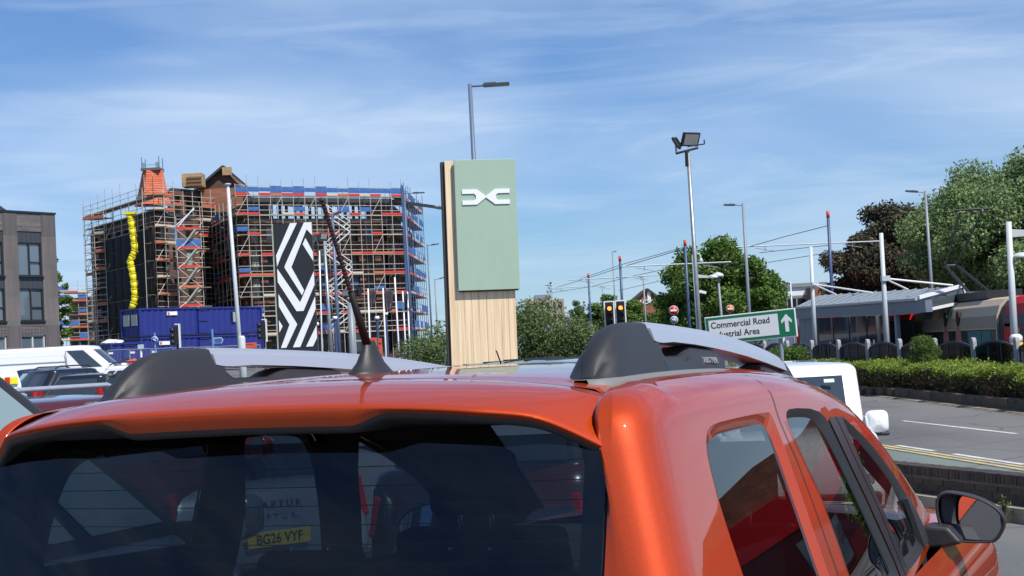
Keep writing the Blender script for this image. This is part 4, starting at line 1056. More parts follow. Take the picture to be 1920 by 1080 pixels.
pn = pbox('green_panel', GXL, GXR, -.10, -.045, zb, H_ + .005, SAGE, tt, .006)
pbox('panel_back', GXL + .02, GXR - .02, -.047, .0, zb - .022, H_ - .02, DARKEDGE, tt)
# white emblem: two facing open brackets joined at a point
LOGO = mat('white_emblem', (.82, .84, .85), .35)
LC = (GXL + GXR) / 2 + .0; LZ_ = px(907, 368, d).z - gz(A_.x, d)
s = (px(952, 366, d).x - px(863, 366, d).x) / 2 / math.cos(yaw); hh = .135; a = .055
for sg in (-1, 1):
    P = [(-s, hh), (-s * .38, hh), (0.0, .012), (0.0, -.012), (-s * .38, -hh), (-s, -hh), (-s, -hh + a + .02), (-s * .50, -hh + a + .02), (-s * .42, -hh + a + .05), (-s * .42, hh - a - .05), (-s * .50, hh - a - .02), (-s, hh - a - .02)]
    P = [(LC + (q[0] if sg < 0 else -q[0]), LZ_ + q[1]) for q in P]
    prism('emblem_half', P, 1, -.118, -.101, LOGO, pn)
# black and white striped totem
d = 42.0
A_, B_ = px(512, 420, d), px(584, 420, d); g0 = gz(A_.x, d); W_ = B_.x - A_.x; H_ = A_.z - g0
BLK = mat('black_totem_panel', (.018, .019, .023), .4); WST = mat('white_stripe', (.80, .82, .83), .4)
rt_ = empty('striped_brand_totem', (A_.x, d, g0), R(4), 'black totem with bold white angular stripes', 'sign')
pbox('panel', 0, W_, 0, .28, -.2, H_, BLK, rt_); pbox('edge_strip', -.03, -.001, .02, .26, -.2, H_, mat('pale_green_edge', (.42, .46, .30), .5), rt_)
def ST(name, pts):      # points given as fractions of the panel: x 0..1, y 0..1 from the top over the visible part
    hv = H_ - (px(545, 652, d).z - g0)
    prism(name, [(min(max(x, .002), .998) * W_, H_ - y * hv) for x, y in pts], 1, -.012, -.001, WST, rt_)
# traced from the panel (x by width, y by visible height)
ST('white_stripe', [(.44, .0), (.62, .0), (.20, .24), (.05, .345), (.04, .255)])
ST('white_stripe', [(.80, .0), (.995, .0), (.995, .105), (.86, .055), (.42, .355), (.72, .545), (.66, .585), (.24, .355), (.26, .335)])
ST('white_stripe', [(.82, .125), (.995, .24), (.995, .315), (.74, .175)])
ST('white_stripe', [(.05, .36), (.60, .64), (.995, .395), (.995, .505), (.68, .71), (.50, .71), (.05, .47)])
ST('white_stripe', [(.05, .565), (.50, .815), (.19, .998), (.05, .998), (.30, .815), (.05, .665)])
ST('white_stripe', [(.995, .60), (.995, .70), (.55, .998), (.36, .998)])
ST('white_stripe', [(.03, .775), (.12, .825), (.03, .875)])
ST('white_stripe', [(.995, .83), (.995, .93), (.88, .998), (.70, .998)])
# ------------------------------------------------------------------ lamp posts and poles
HEADM = mat('lamp_head_dark', (.05, .055, .06), .4); LENS = mat('lamp_lens', (.42, .42, .40), .25)
def lamp(name, u0, v0, u1, d, head_u, head_v, label, m, r0=.09, r1=.055, hl=.55, arm=True, base=None, d2=None, lens=True, group=None):
    t = px(u0, v0, d); b = px(u1[0], u1[1], d); ax = (t - b) / (t.z - b.z); g = gz(b.x, d) if base is None else base
    foot = b + ax * (g - b.z); foot.x = (foot.x + t.x) / 2 * 0 + t.x + (foot.x - t.x) * .25
    r = empty(name, (foot.x, d, g), 0, label, 'lamp post', group); o = Vector((foot.x, d, g))
    taper('pole', (0, 0, 0), t - o + Vector((0, 0, .04)), r0, r1, m, r, 12); lathe('pole_sleeve', [(r0 * 1.35, 0), (r0 * 1.35, 1.1), (r0 * 1.05, 1.2)], m, r, 12)
    hp = px(head_u, head_v, d2 or d) - o; tp = px(u0, v0 + 2, d) - o; dirn = (hp - tp)
    if arm:
        e = dirn.normalized(); hs = hp - e * hl
        rod('arm', tp, hs + e * .05, .03, m, r)
        bar('lamp_head', hs, hp, .24, .075, HEADM, r); bar('lamp_gear', hs + e * .02 + Vector((0, 0, .05)), hs + e * hl * .5 + Vector((0, 0, .05)), .16, .05, m, r)
        if lens: bar('lamp_lens', hs + e * hl * .35 + Vector((0, 0, -.04)), hp - e * .04 + Vector((0, 0, -.04)), .18, .02, LENS, r)
    return r, o
lamp('street_lamp', 881, 160, (888, 300), 45, 955, 157, 'blue-grey street lamp rising above the green-panelled totem', GREYBL, .085, .058, .75)
lamp('street_lamp', 1393, 383, (1404, 590), 84, 1357, 384, 'grey street lamp with flat head left, in front of the big green tree', GREYST, .11, .07, .6)
lamp('street_lamp', 1735, 359, (1747, 540), 84, 1698, 358, 'grey street lamp between the bronze tree and the pale tree', GREYST, .11, .07, .65)
lamp('street_lamp', 623, 402, (637, 650), 70, 640, 397, 'bluish street lamp in front of the scaffold, left of the aerial tip', GREYBL, .10, .06, .35)
lamp('street_lamp', 1148, 471, (1152, 560), 190, 1156, 471, 'thin distant lamp with a small double head above the traffic lights', GREYST, .10, .07, .35)
lamp('street_lamp', 758, 361, (768, 560), 120, 796, 361, 'slim lamp whose head sticks out beside the scaffold\'s upper right corner', GREYBL, .09, .06, .9)
lamp('street_lamp', 801, 459, (806, 560), 140, 823, 457, 'slim lamp beside the scaffold\'s right face, half way up', GREYBL, .09, .06, .7)
lamp('street_lamp', 815, 523, (818, 575), 150, 833, 520, 'small far lamp just above the bush, left of the wooden totem', GREYST, .09, .06, .5)
lamp('street_lamp', 845, 392, (850, 560), 60, 812, 388, 'lamp head poking out left of the wooden totem', GREYBL, .08, .05, .4)
lamp('street_lamp', 1206, 519, (1210, 600), 170, 1195, 518, 'thin far lamp before the gabled brick hotel', GREYST, .10, .08, .4)
lamp('street_lamp', 1034, 535, (1037, 575), 240, 1022, 535, 'tiny far lamp above the flowering bushes', GREYST, .10, .08, .6)
lamp('street_lamp', 1129, 535, (1131, 575), 230, 1120, 535, 'tiny far lamp left of the amber traffic lights', GREYST, .10, .08, .6)
lamp('street_lamp', 1482, 530, (1484, 560), 130, 1474, 530, 'small pale lamp in front of the white building', STEELW, .08, .06, .3)
# dome lamp near the camera mast
t = px(1346, 517, 70); g = -.45; r = empty('dome_street_lamp', (t.x + .15, 70, g), 0, 'grey post with pale dome lamp before the green tree', 'lamp post'); o = Vector((t.x + .15, 70, g))
taper('pole', (0, 0, 0), t - o, .075, .05, GREYST, r, 10); lathe('dome', [(.26, -.05), (.27, 0), (.22, .08), (.10, .14), (.02, .16)], STEELW, r, 16, t - o)
# white flagpole on the left
t = px(427, 347, 46); b = px(447, 650, 46); g = gz(b.x, 46); o = Vector((b.x + .1, 46, g))
r = empty('white_flagpole', o, 0, 'tall white pole with flat cap before the blue site cabins', 'pole'); taper('pole', (0, 0, 0), t - o, .072, .046, STEELW, r, 14)
lathe('cap', [(.045, -.06), (.05, -.02), (.10, .015), (.10, .035), (.05, .05)], STEELW, r, 16, t - o); lathe('collar', [(.11, 0), (.11, px(447, 634, 46).z - g), (.08, px(447, 630, 46).z - g)], STEELW, r, 14)
# floodlight masts
FLM = mat('floodlight_housing', (.02, .021, .023), .45); FLG = mat('floodlight_glass', (.30, .30, .29), .2)
def flood(parent, c, aim, w, h, dp, nm='floodlight', fins=True):
    e = Vector(aim).normalized(); q = e.to_track_quat('-Y', 'Z')
    b = prism(nm, [(-w / 2, -h / 2), (w / 2, -h / 2), (w / 2, h / 2), (-w / 2, h / 2)], 1, 0, dp, FLM, parent, .015, 2)
    b.location = c; b.rotation_mode = 'QUATERNION'; b.rotation_quaternion = q
    box('lens', (0, -.004, 0), (w * .8, .012, h * .76), FLG, b)
    for i in range(5): box('cooling_fin', (-w * .36 + i * w * .18, dp + .02, 0), (.012, .06, h * .8), FLM, b)
    return b
d = 40; t = px(1290, 287, d); b = px(1303, 600, d); g = gz(b.x, d); o = Vector((b.x + .12, d, g))
r = empty('floodlight_mast', o, 0, 'tall grey mast with two black floodlights on top, right of the wooden totem', 'floodlight')
taper('pole', (0, 0, 0), t - o, .062, .048, GALV, r, 14); rod('top_sleeve', px(1289, 312, d) - o, px(1288, 284, d) - o, .056, FLM, r, 12)
rod('cross_arm', px(1267, 288, d) - o, px(1309, 277, d) - o, .03, FLM, r)
flood(r, px(1296, 262, d) - o, (.55, -1, -.55), .52, .36, .07)
bar('yoke', px(1289, 275, d) - o, px(1321, 270, d) - o, .03, .03, FLM, r); bar('yoke', px(1321, 270, d) - o, px(1320, 262, d) - o, .03, .03, FLM, r)
flood(r, px(1266, 270, d) - o, (-1.0, .25, -.55), .42, .30, .07); bar('yoke', px(1268, 287, d) - o, px(1267, 268, d) - o, .05, .05, STEELW, r)
d = 52; t = px(608, 452, d); b = px(617, 650, d); g = gz(b.x, d); o = Vector((b.x + .1, d, g))
r = empty('floodlight_mast', o, 0, 'slim pale mast with two small floodlights right of the striped totem', 'floodlight')
taper('pole', (0, 0, 0), t - o, .07, .045, GALV, r, 12); rod('cross_arm', px(596, 454, d) - o, px(614, 450, d) - o, .03, FLM, r)
flood(r, px(607, 443, d) - o, (.5, -1, -.3), .26, .24, .06); flood(r, px(592, 446, d) - o, (-.9, -.5, -.3), .28, .22, .06)
d = 50; t = px(657, 568, d); b = px(661, 655, d); g = gz(b.x, d); o = Vector((b.x, d, g))
r = empty('floodlight_post', o, 0, 'thick grey post with two round-cornered floodlights behind the aerial', 'floodlight')
taper('pole', (0, 0, 0), t - o, .115, .105, GREYST, r, 14); rod('cross_arm', px(647, 556, d) - o, px(672, 553, d) - o, .035, FLM, r); rod('neck', t - o, px(657, 553, d) - o, .04, FLM, r)
flood(r, px(648, 550, d) - o, (-.4, -1, -.1), .26, .24, .06); flood(r, px(675, 548, d) - o, (.9, .6, -.2), .32, .28, .06)
# camera mast beside the tall floodlight mast
d = 62; t = px(1301, 478, d); b = px(1309, 605, d); g = -.45; o = Vector((b.x + .05, d, g))
r = empty('camera_mast', o, 0, 'white mast with swan-neck lamp, dome lamp arm and security camera', 'mast')
taper('pole', (0, 0, 0), t - o, .115, .09, STEELW, r, 14)
pth = [px(1302, 482, d), px(1303, 477, d), px(1307, 475, d), px(1312, 477, d), px(1314, 484, d)]
for a_, b_ in zip(pth, pth[1:]): rod('swan_neck', a_ - o, b_ - o, .03, STEELW, r)
taper('swan_lamp', px(1314, 484, d) - o, px(1315, 492, d) - o, .04, .10, STEELW, r)
prism('lamp_arm', [((px(1304, 515, d) - o).x, (px(1304, 514, d) - o).z), ((px(1336, 519, d) - o).x, (px(1336, 518, d) - o).z), ((px(1336, 521, d) - o).x, (px(1336, 521, d) - o).z), ((px(1304, 521, d) - o).x, (px(1304, 521, d) - o).z)], 1, -.03, .03, STEELW, r)
lathe('lamp_dome', [(.19, -.03), (.20, 0), (.14, .09), (.03, .11)], STEELW, r, 14, px(1337, 520, d) - o)
rod('camera_bracket', px(1309, 553, d) - o, px(1313, 549, d) - o, .02, WHITEPL, r); bar('camera_body', px(1311, 546, d) - o, px(1324, 549, d) - o, .11, .10, WHITEPL, r)
# ------------------------------------------------------------------ overhead line poles and wires
REDT = mat('red_pole_tip', (.60, .06, .03), .5)
def ohl(u0, v0, u1, v1, d, arms, label, r0=.15):
    t, b = px(u0, v0, d), px(u1, v1, d); g = -.45; o = Vector((b.x + (b.x - t.x) * .1, d, g))
    r = empty('overhead_line_pole', o, 0, label, 'pole', 'poles carrying the tram wires'); r0 *= .8
    taper('pole', (0, 0, 0), t - o, r0, r0 * .78, BLUEST, r, 12); e = (t - o).normalized(); taper('red_tip', t - o - e * .42, t - o + e * .02, r0 * .9, r0 * .86, REDT, r, 12)
    for a0, b0, a1, b1, rr in arms:
        p, q = px(a0, b0, d) - o, px(a1, b1, d) - o; rod('cross_arm', p, q, rr * .7, STEELW, r)
        for k in (.2, .8): c = p.lerp(q, k); rod('insulator', c, c + Vector((0, 0, -.35)), .025, GREYST, r); rod('steady_arm', c + Vector((-.6, 0, -.12)), c + Vector((.6, 0, -.36)), .02, GREYST, r)
ohl(1552, 396, 1559, 545, 101, [(1380, 463, 1652, 452, .06)], 'tall blue pole with red tip by the bronze tree', .15)
ohl(1284, 450, 1292, 605, 110, [(1167, 500, 1371, 491, .065)], 'blue pole with red tip beside the camera mast', .15)
ohl(1162, 480, 1166, 570, 130, [(1066, 525, 1236, 516, .06)], 'blue pole with red tip above the traffic lights', .16)
ohl(1103, 513, 1106, 580, 165, [(1025, 541, 1160, 534, .06)], 'blue pole with red tip rising from the flowering bushes', .16)
WIRE = mat('copper_wire', (.06, .06, .065), .5)
def wire(pts, label, rr=.022):
    r = empty('overhead_wire', px(*pts[0]), 0, label, 'wire', 'tram overhead wires'); o = px(*pts[0])
    for a_, b_ in zip(pts, pts[1:]): rod('wire_span', px(*a_) - o, px(*b_) - o, rr, WIRE, r, 5)
wire([(1040, 540, 190), (1103, 521, 165), (1162, 502, 130), (1284, 466, 110)], 'upper tram wire running to the blue pole by the camera mast', .028)
wire([(1085, 524, 170), (1166, 496, 130), (1285, 463, 110)], 'higher of the two wires rising left of the camera mast', .024)
wire([(1035, 549, 200), (1110, 537, 165), (1180, 519, 140), (1270, 500, 118), (1380, 492, 100)], 'lower tram wire curving under the cross arms', .024)
wire([(1160, 545, 160), (1215, 532, 140), (1300, 512, 115), (1380, 500, 100)], 'lowest tram wire before the gabled hotel', .022)
wire([(1404, 463, 90), (1470, 444, 88), (1553, 423, 85)], 'wire rising to the tall blue pole from the left', .02)
wire([(1424, 474, 90), (1553, 460, 85)], 'middle wire between the green tree and tall blue pole', .018)
wire([(1440, 492, 90), (1553, 474, 85)], 'lower wire between the green tree and tall blue pole', .018)
# ------------------------------------------------------------------ traffic lights and road signs
RLIT = mat('lit_signal', (1.0, .16, .03), .4, emit=4.); SIGBK = mat('signal_black', (.012, .012, .013), .5); SDARK = mat('unlit_lens', (.03, .03, .03), .3)
def signal(u, v, d, label, lit=True, hv=1.0, side=False, group=None, dual=None):
    c = px(u, v, d); g = gz(c.x, d); r = empty('traffic_light', (c.x, d, g), 0, label, 'traffic light', group); z = c.z - g
    taper('post', (0, .16, 0), (0, .16, z - .3), .06, .057, BLUEST, r, 10)
    if side:      # seen from the side: hoods point left, white-edged backing board
        box('housing', (0, 0, z), (.22, .30, 1.0), SIGBK, r); bar('board_edge', (.16, .05, z - .62), (.16, .05, z + .62), .3, .05, WHITEPL, r); bar('board_edge', (-.06, .05, z + .62), (.185, .05, z + .62), .3, .05, WHITEPL, r)
        for k in (-1, 0, 1): taper('hood', (-.1, 0, z + .32 * k), (-.34, 0, z + .32 * k - .02), .13, .14, SIGBK, r, 14)
        return r
    box('backing_board', (0, .03, z), (.44, .02, 1.30), SIGBK, r); box('housing', (0, -.05, z), (.26, .14, 1.0), SIGBK, r)
    for x in (-.225, .225): box('board_edge', (x, .028, z), (.055, .03, 1.36), WHITEPL, r)
    for zz in (-.655, .655): box('board_edge', (0, .026, z + zz), (.40, .03, .055), WHITEPL, r)
    for k, m_ in ((1, RLIT if lit else SDARK), (0, SDARK), (-1, SDARK)):
        lathe('lens', [(.10, 0), (.08, .03), (.02, .045)], m_, r, 16, (0, -.12, z + .32 * k), (R(90), 0, 0)); lathe('hood', [(.125, 0), (.125, .14), (.118, .14), (.118, .0)], SIGBK, r, 16, (0, -.12, z + .34 * k), (R(90), 0, 0))
    return r
signal(1143, 591, 76, 'lit traffic light, left one of the pair by the bushes'); signal(1164, 590, 74, 'lit traffic light, right one of the pair by the bushes')
signal(331, 630, 84, 'black traffic light seen side-on with white edge, before the blue site cabins', side=True)
c = px(495, 618, 84); signal(494, 620, 88, 'unlit traffic light seen side-on between site cabins and striped totem', side=True)
SRED = mat('sign_red', (.50, .015, .02), .4); SBLUE = mat('sign_blue', (.03, .12, .36), .4); SWH = mat('sign_white', (.78, .79, .78), .45); SGREY = mat('sign_back_grey', (.30, .31, .32), .5)
def disc(nm, parent, c, r_, m, y=.0, t=.02): return lathe(nm, [(r_, 0), (r_, t)], m, parent, 28, (c[0], c[1] + y, c[2]), (R(90), 0, 0))
def round_sign(u, v, d, rr, label, m1, kind, second=None):
    c = px(u, v, d); g = gz(c.x, d); r = empty('road_sign', (c.x, d, g), 0, label, 'road sign'); z = c.z - g
    rod('post', (0, .06, 0), (0, .06, z + rr), .04, GREYST, r); disc('sign_plate', r, (0, 0, z), rr, SWH); disc('sign_face', r, (0, -.022, z), rr * .93, m1)
    if kind == 'bar': box('white_bar', (0, -.046, z), (rr * 1.35, .012, rr * .36), SWH, r)
    if second:
        zz = px(u, second, d).z - g; disc('lower_plate', r, (0, 0, zz), rr * .82, SWH); disc('lower_face', r, (0, -.022, zz), rr * .74, mat('pale_blue_face', (.16, .25, .32), .4)); bar('arrow', (-rr * .4, -.046, zz + rr * .1), (rr * .4, -.046, zz - rr * .05), .012, rr * .2, SWH, r)
    return r
round_sign(1263, 582, 100, .30, 'red no-entry sign with a smaller blue disc under it', SRED, 'bar', 600)
round_sign(1369, 579, 96, .24, 'faded orange no-entry sign before the big green tree', mat('sign_faded_orange', (.50, .10, .03), .4), 'bar')
c = px(290, 637, 78); g = gz(c.x, 78); r = empty('road_sign', (c.x, 78, g), 0, 'small blue arrow sign on a blue post before the site cabins', 'road sign'); z = c.z - g
rod('post', (0, .05, 0), (.0, .05, z + .35), .045, mat('light_blue_post', (.12, .25, .50), .4), r); disc('sign_plate', r, (0, 0, z), .17, SWH); disc('sign_face', r, (0, -.022, z), .155, SBLUE); bar('arrow', (-.07, -.046, z + .05), (.06, -.046, z - .06), .012, .04, SWH, r)
c = px(409, 638, 76); g = gz(c.x, 76); r = empty('road_sign', (px(399, 638, 76).x, 76, g), 0, 'blue pointed direction sign on a pale post before the site cabins', 'road sign'); z = c.z - g
rod('post', (0, .05, 0), (-.02, .05, px(399, 617, 76).z - g), .05, mat('light_blue_post'), r); prism('sign_plate', [(.05, z - .15), (.42, z - .15), (.50, z), (.42, z + .13), (.05, z + .13)], 1, 0, .02, SWH, r); prism('sign_face', [(.075, z - .125), (.41, z - .125), (.475, z), (.41, z + .105), (.075, z + .105)], 1, -.012, -.001, SBLUE, r)
# direction sign with green border
d = 30.; C_ = px(1407, 613, d); g = gz(C_.x, d)
SGREEN = mat('sign_green', (.005, .17, .075), .4)
ds = empty('direction_sign', (C_.x, d, g), R(-24), 'white direction sign with green border and up arrow, tilted on its posts', 'road sign'); z = C_.z - g
TILT = R(2.6); SWD, SHT = .885, .27
pl_ = prism('sign_plate', [(-SWD, -SHT), (SWD, -SHT), (SWD, SHT), (-SWD, SHT)], 1, 0, .03, SWH, ds, .006, 2); pl_.location = (0, 0, z); pl_.rotation_euler = (0, -TILT, 0)
def onp(nm, pts, y, m): return prism(nm, pts, 1, y, y + .003, m, pl_)
e = .022
onp('green_border', [(-SWD + e, -SHT + e), (SWD - e, -SHT + e), (SWD - e, SHT - e), (-SWD + e, SHT - e)], -.0045, SGREEN)
onp('white_field', [(-SWD + .075, -SHT + .072), (.545, -SHT + .072), (.545, SHT - .072), (-SWD + .075, SHT - .072)], -.009, SWH)
ax_ = (.545 + SWD - e) / 2; onp('arrow', [(ax_ - .035, -.16), (ax_ + .035, -.16), (ax_ + .035, .05), (ax_ + .10, -.0), (ax_ + .10, .06), (ax_, .175), (ax_ - .10, .06), (ax_ - .10, 0), (ax_ - .035, .05)], -.0095, SWH)
SBK = mat('sign_black_letters', (.012, .012, .012), .5)
text('lettering', 'Commercial Road', .168, SBK, pl_, (-SWD + .115, -.0105, .092), (R(90), 0, 0), .001, 'LEFT', .0018, sx=.94)
text('lettering', 'Industrial Area', .168, SBK, pl_, (-SWD + .115, -.0105, -.090), (R(90), 0, 0), .001, 'LEFT', .0018, sx=.94)
for x in (-.55, .55): rod('sign_post', (x, .07, 0), (x, .07, z + .2), .042, GREYST, ds, 12)
# ------------------------------------------------------------------ flags, signs and bits behind the aerial
FLAG = mat('dark_flag_cloth', (.075, .055, .075), .8, var=.5, scale=4); FLAGW = mat('flag_print', (.45, .40, .42), .8)
def flagpole(u0, v0, u1, v1, d, label, flag=None):
    t, b = px(u0, v0, d), px(u1, v1, d); g = gz(b.x, d); o = Vector((b.x, d, g)); r = empty('banner_pole', o, 0, label, 'flag', 'white banner poles behind the aerial')
    taper('pole', (0, 0, 0), t - o, .036, .026, WHITEPL, r, 10)
    if flag:
        rows = []; w, h = flag
        for j in range(9):
            s_ = j / 8; row = []
            for i in range(6):
                k = i / 5; row.append(t - o + Vector((.05 + w * k * (1 - .35 * s_ * k), .12 * math.sin(k * 5 + s_ * 3) * k, -h * s_ - .12 * k * (1 - s_) + .10 * k * s_)))
            rows.append(row)
        fl = grid('flag', rows, FLAG, r); fl.modifiers.new('thickness', 'SOLIDIFY').thickness = .006
        pp = [p + Vector((0, -.012, 0)) for p in (rows[5][1], rows[5][4], rows[8][3], rows[8][1])]; mesh('flag_print', pp, [(0, 1, 2, 3)], FLAGW, r)
flagpole(690, 541, 692, 640, 60, 'white pole with a crumpled dark banner, nearest to the aerial', (.27, .70))
flagpole(718, 540, 722, 640, 60, 'white pole with the widest dark banner', (.36, .95))
flagpole(755, 546, 760, 640, 62, 'white pole with a narrow dark banner beside the bush', (.16, .8))
flagpole(764, 547, 767, 640, 62, 'bare short white pole close to the bush')
flagpole(740, 520, 748, 640, 58, 'taller bare white pole between the banners')
flagpole(599, 470, 601, 640, 66, 'bare thin white pole just right of the striped totem')
ORS = mat('orange_red_board', (.62, .10, .05), .6, var=.15, scale=5)
def board(u, v, w, h, d, label, nm='site_sign'):
    c = px(u, v, d); g = gz(c.x, d); r = empty(nm, (c.x, d, g), R(random.uniform(-8, 8)), label, 'sign'); z = c.z - g
    prism('panel', [(-w / 2, z - h / 2), (w / 2, z - h / 2), (w / 2, z + h / 2), (-w / 2, z + h / 2)], 1, -.02, .02, ORS, r, .01); 
    for x in (-w * .4, w * .4): rod('leg', (x, .03, 0), (x, .03, z), .02, GREYST, r)
    for k in range(4): box('print_mark', (-w * .25 + k * w * .15, -.024, z + h * (.18 if k % 2 else .22)), (w * .10, .004, h * .10), SIGBK, r)
board(699, 648, .32, .55, 56, 'orange site notice board behind the aerial foot'); board(713, 650, .14, .6, 58, 'narrow orange board at the right of the notice board')
board(468, 648, .55, .22, 62, 'orange-red board on the fence right of the white flagpole')
for u, v0, d, lab in ((593, 610, 56, 'dark blue bollard post with white cap beside the striped totem'), (628, 598, 64, 'dark blue post before the scaffold stair'), (707, 598, 64, 'dark blue post left of the wide banner'), (723, 590, 62, 'dark blue post under the wide banner')):
    c = px(u, v0, d); g = gz(c.x, d); r = empty('blue_post', (c.x, d, g), 0, lab, 'post'); rod('post', (0, 0, 0), (0, 0, c.z - g), .055, BLUEST, r, 12); lathe('cap', [(.10, 0), (.10, .10), (.06, .13)], WHITEPL, r, 12, (0, 0, c.z - g - .02))
# ------------------------------------------------------------------ trees and bushes
def at(u, d, z=None): p = px(u, 640, d); return (p.x, d, gz(p.x, d) if z is None else z)
def H(u, v, d, base): return px(u, v, d).z - base
tree('broadleaf_tree', 'large mid-green tree behind the camera mast', at(1352, 120, -.4), H(1352, 440, 120, -.4), 8.6, G1, 120, .30, 31, .3, .06, .15, 560)
tree('broadleaf_tree', 'dark bronze-leaved tree behind the tram shelter', at(1666, 112, -.4), H(1666, 382, 112, -.4), 8.6, G3, 120, .28, 32, .3, .10, .15, 560)
tree('broadleaf_tree', 'tall pale willow-like tree at the picture\'s right edge', at(1915, 100, -.4), H(1900, 272, 100, -.4), 13.0, G4, 190, .24, 33, .4, .03, .13, 520, shape=.6)
tree('broadleaf_tree', 'small far tree above the flowering bushes', at(1083, 260, 0), H(1083, 560, 260, 0), 4.2, G2, 40, .35, 34, .2, .1, .17, 420)
tree('broadleaf_tree', 'far pointed tree left of the gabled hotel', at(1142, 200, 0), H(1142, 542, 200, 0), 6.0, G1, 60, .35, 35, .2, .05, .15, 420, shape=1.6)
tree('broadleaf_tree', 'far tree behind the traffic lights', at(1180, 190, 0), H(1180, 562, 190, 0), 5.5, G1, 50, .35, 36, .2, .05, .17, 380)
tree('broadleaf_tree', 'green tree hiding the hotel\'s right side', at(1256, 175, 0), H(1250, 550, 175, 0), 5.5, G1, 60, .32, 37, .2, .05, .17, 420)
tree('broadleaf_tree', 'far tree top above the white building', at(1478, 200, 0), H(1478, 522, 200, 0), 3.8, G1, 30, .35, 38, .2, .2, .2, 400)
tree('broadleaf_tree', 'green tree behind the grey brick apartments', at(98, 135, 1.8), H(104, 452, 135, 1.8), 4.2, G2, 70, .26, 39, .25, .05, .15, 700)
def groundbase(u, d): return at(u, d)
bush('buddleia_bush', 'leafy bush left of the wooden totem', at(803, 33), 1.35, 1.3, 1.0 + H(803, 580, 33, gz(at(803, 33)[0], 33)) - 1.0, G5, 3600, .09, 41, 26, 6)
bush('buddleia_bush', 'flowering bush just right of the wooden totem', at(995, 33.5), 1.5, 1.3, H(990, 556, 33.5, -.42), G5, 3600, .09, 42, 28, 14)
bush('buddleia_bush', 'flowering bush beside the traffic lights', at(1075, 33), 1.45, 1.3, H(1075, 590, 33, -.42), G5, 3600, .09, 43, 28, 12)
bush('buddleia_bush', 'low bush end nearest the right roof rail', at(1128, 34), 1.0, 1.1, H(1120, 612, 34, -.42), G5, 3600, .085, 44, 20, 5)
bush('weed', 'weed growing on the low brick wall', (wallx(18.9) - .12, 18.9, -.40), .10, .10, .44, G2, 6500, .05, 45, 7, cat='weed')
bush('weed', 'weed at the kerb foot by the picture\'s right edge', (wallx(17.4) - .42, 17.4, -.42), .16, .16, .24, G2, 6500, .05, 46, 7, cat='weed')
bush('weed', 'thin weed by the kerb near the door mirror', (wallx(19.9) - .35, 19.9, -.42), .12, .12, .22, G2, 6500, .04, 47, 6, cat='weed')
# ------------------------------------------------------------------ buildings
def brickmat(name, c1, c2, mortar, sc, sx=1.0):
    m = mat(name, c1, .85); t = m.node_tree; b = t.nodes['Principled BSDF']
    tx = t.nodes.new('ShaderNodeTexCoord'); sp = t.nodes.new('ShaderNodeSeparateXYZ'); ad = t.nodes.new('ShaderNodeMath'); cb = t.nodes.new('ShaderNodeCombineXYZ')
    t.links.new(tx.outputs['Object'], sp.inputs[0]); t.links.new(sp.outputs[0], ad.inputs[0]); t.links.new(sp.outputs[1], ad.inputs[1]); t.links.new(ad.outputs[0], cb.inputs[0]); t.links.new(sp.outputs[2], cb.inputs[1])
    br = t.nodes.new('ShaderNodeTexBrick'); br.inputs['Scale'].default_value = sc; br.inputs['Color1'].default_value = lin(c1); br.inputs['Color2'].default_value = lin(c2); br.inputs['Mortar'].default_value = lin(mortar)
    br.inputs['Mortar Size'].default_value = .02; br.inputs['Brick Width'].default_value = .5 * sx; br.inputs['Row Height'].default_value = .17; br.inputs['Bias'].default_value = -.1
    nz = t.nodes.new('ShaderNodeTexNoise'); nz.inputs['Scale'].default_value = 1.4; nz.inputs['Detail'].default_value = 6
    mi = t.nodes.new('ShaderNodeMix'); mi.data_type = 'RGBA'; mi.blend_type = 'MULTIPLY'; mi.inputs[0].default_value = .8
    rp = t.nodes.new('ShaderNodeValToRGB'); rp.color_ramp.elements[0].position = .3; rp.color_ramp.elements[1].position = .7; rp.color_ramp.elements[0].color = (.5, .5, .5, 1); rp.color_ramp.elements[1].color = (1.1, 1.1, 1.1, 1)
    t.links.new(cb.outputs[0], br.inputs['Vector']); t.links.new(cb.outputs[0], nz.inputs['Vector']); t.links.new(nz.outputs[0], rp.inputs[0])
    t.links.new(br.outputs[0], mi.inputs[6]); t.links.new(rp.outputs[0], mi.inputs[7]); t.links.new(mi.outputs[2], b.inputs['Base Color'])
    return m
GBRICK = brickmat('grey_brown_brick', (.165, .142, .142), (.078, .072, .078), (.14, .135, .13), 1.0)
DBRICK = brickmat('dark_red_brown_brick', (.19, .095, .066), (.115, .06, .045), (.09, .07, .06), 1.0)
RBRICK = brickmat('orange_brick', (.36, .13, .065), (.27, .09, .045), (.22, .15, .11), 1.0)
ZINC = mat('dark_zinc_cladding', (.055, .062, .072), .45, .2); WGL = mat('window_glass_reflecting', (.10, .13, .16), .04, spec=1.0, coat=1.); CURT = mat('pale_curtain', (.42, .47, .47), .8)
FRM = mat('dark_window_frame', (.018, .021, .025), .4); FRMW = mat('pale_window_frame', (.50, .52, .52), .5)
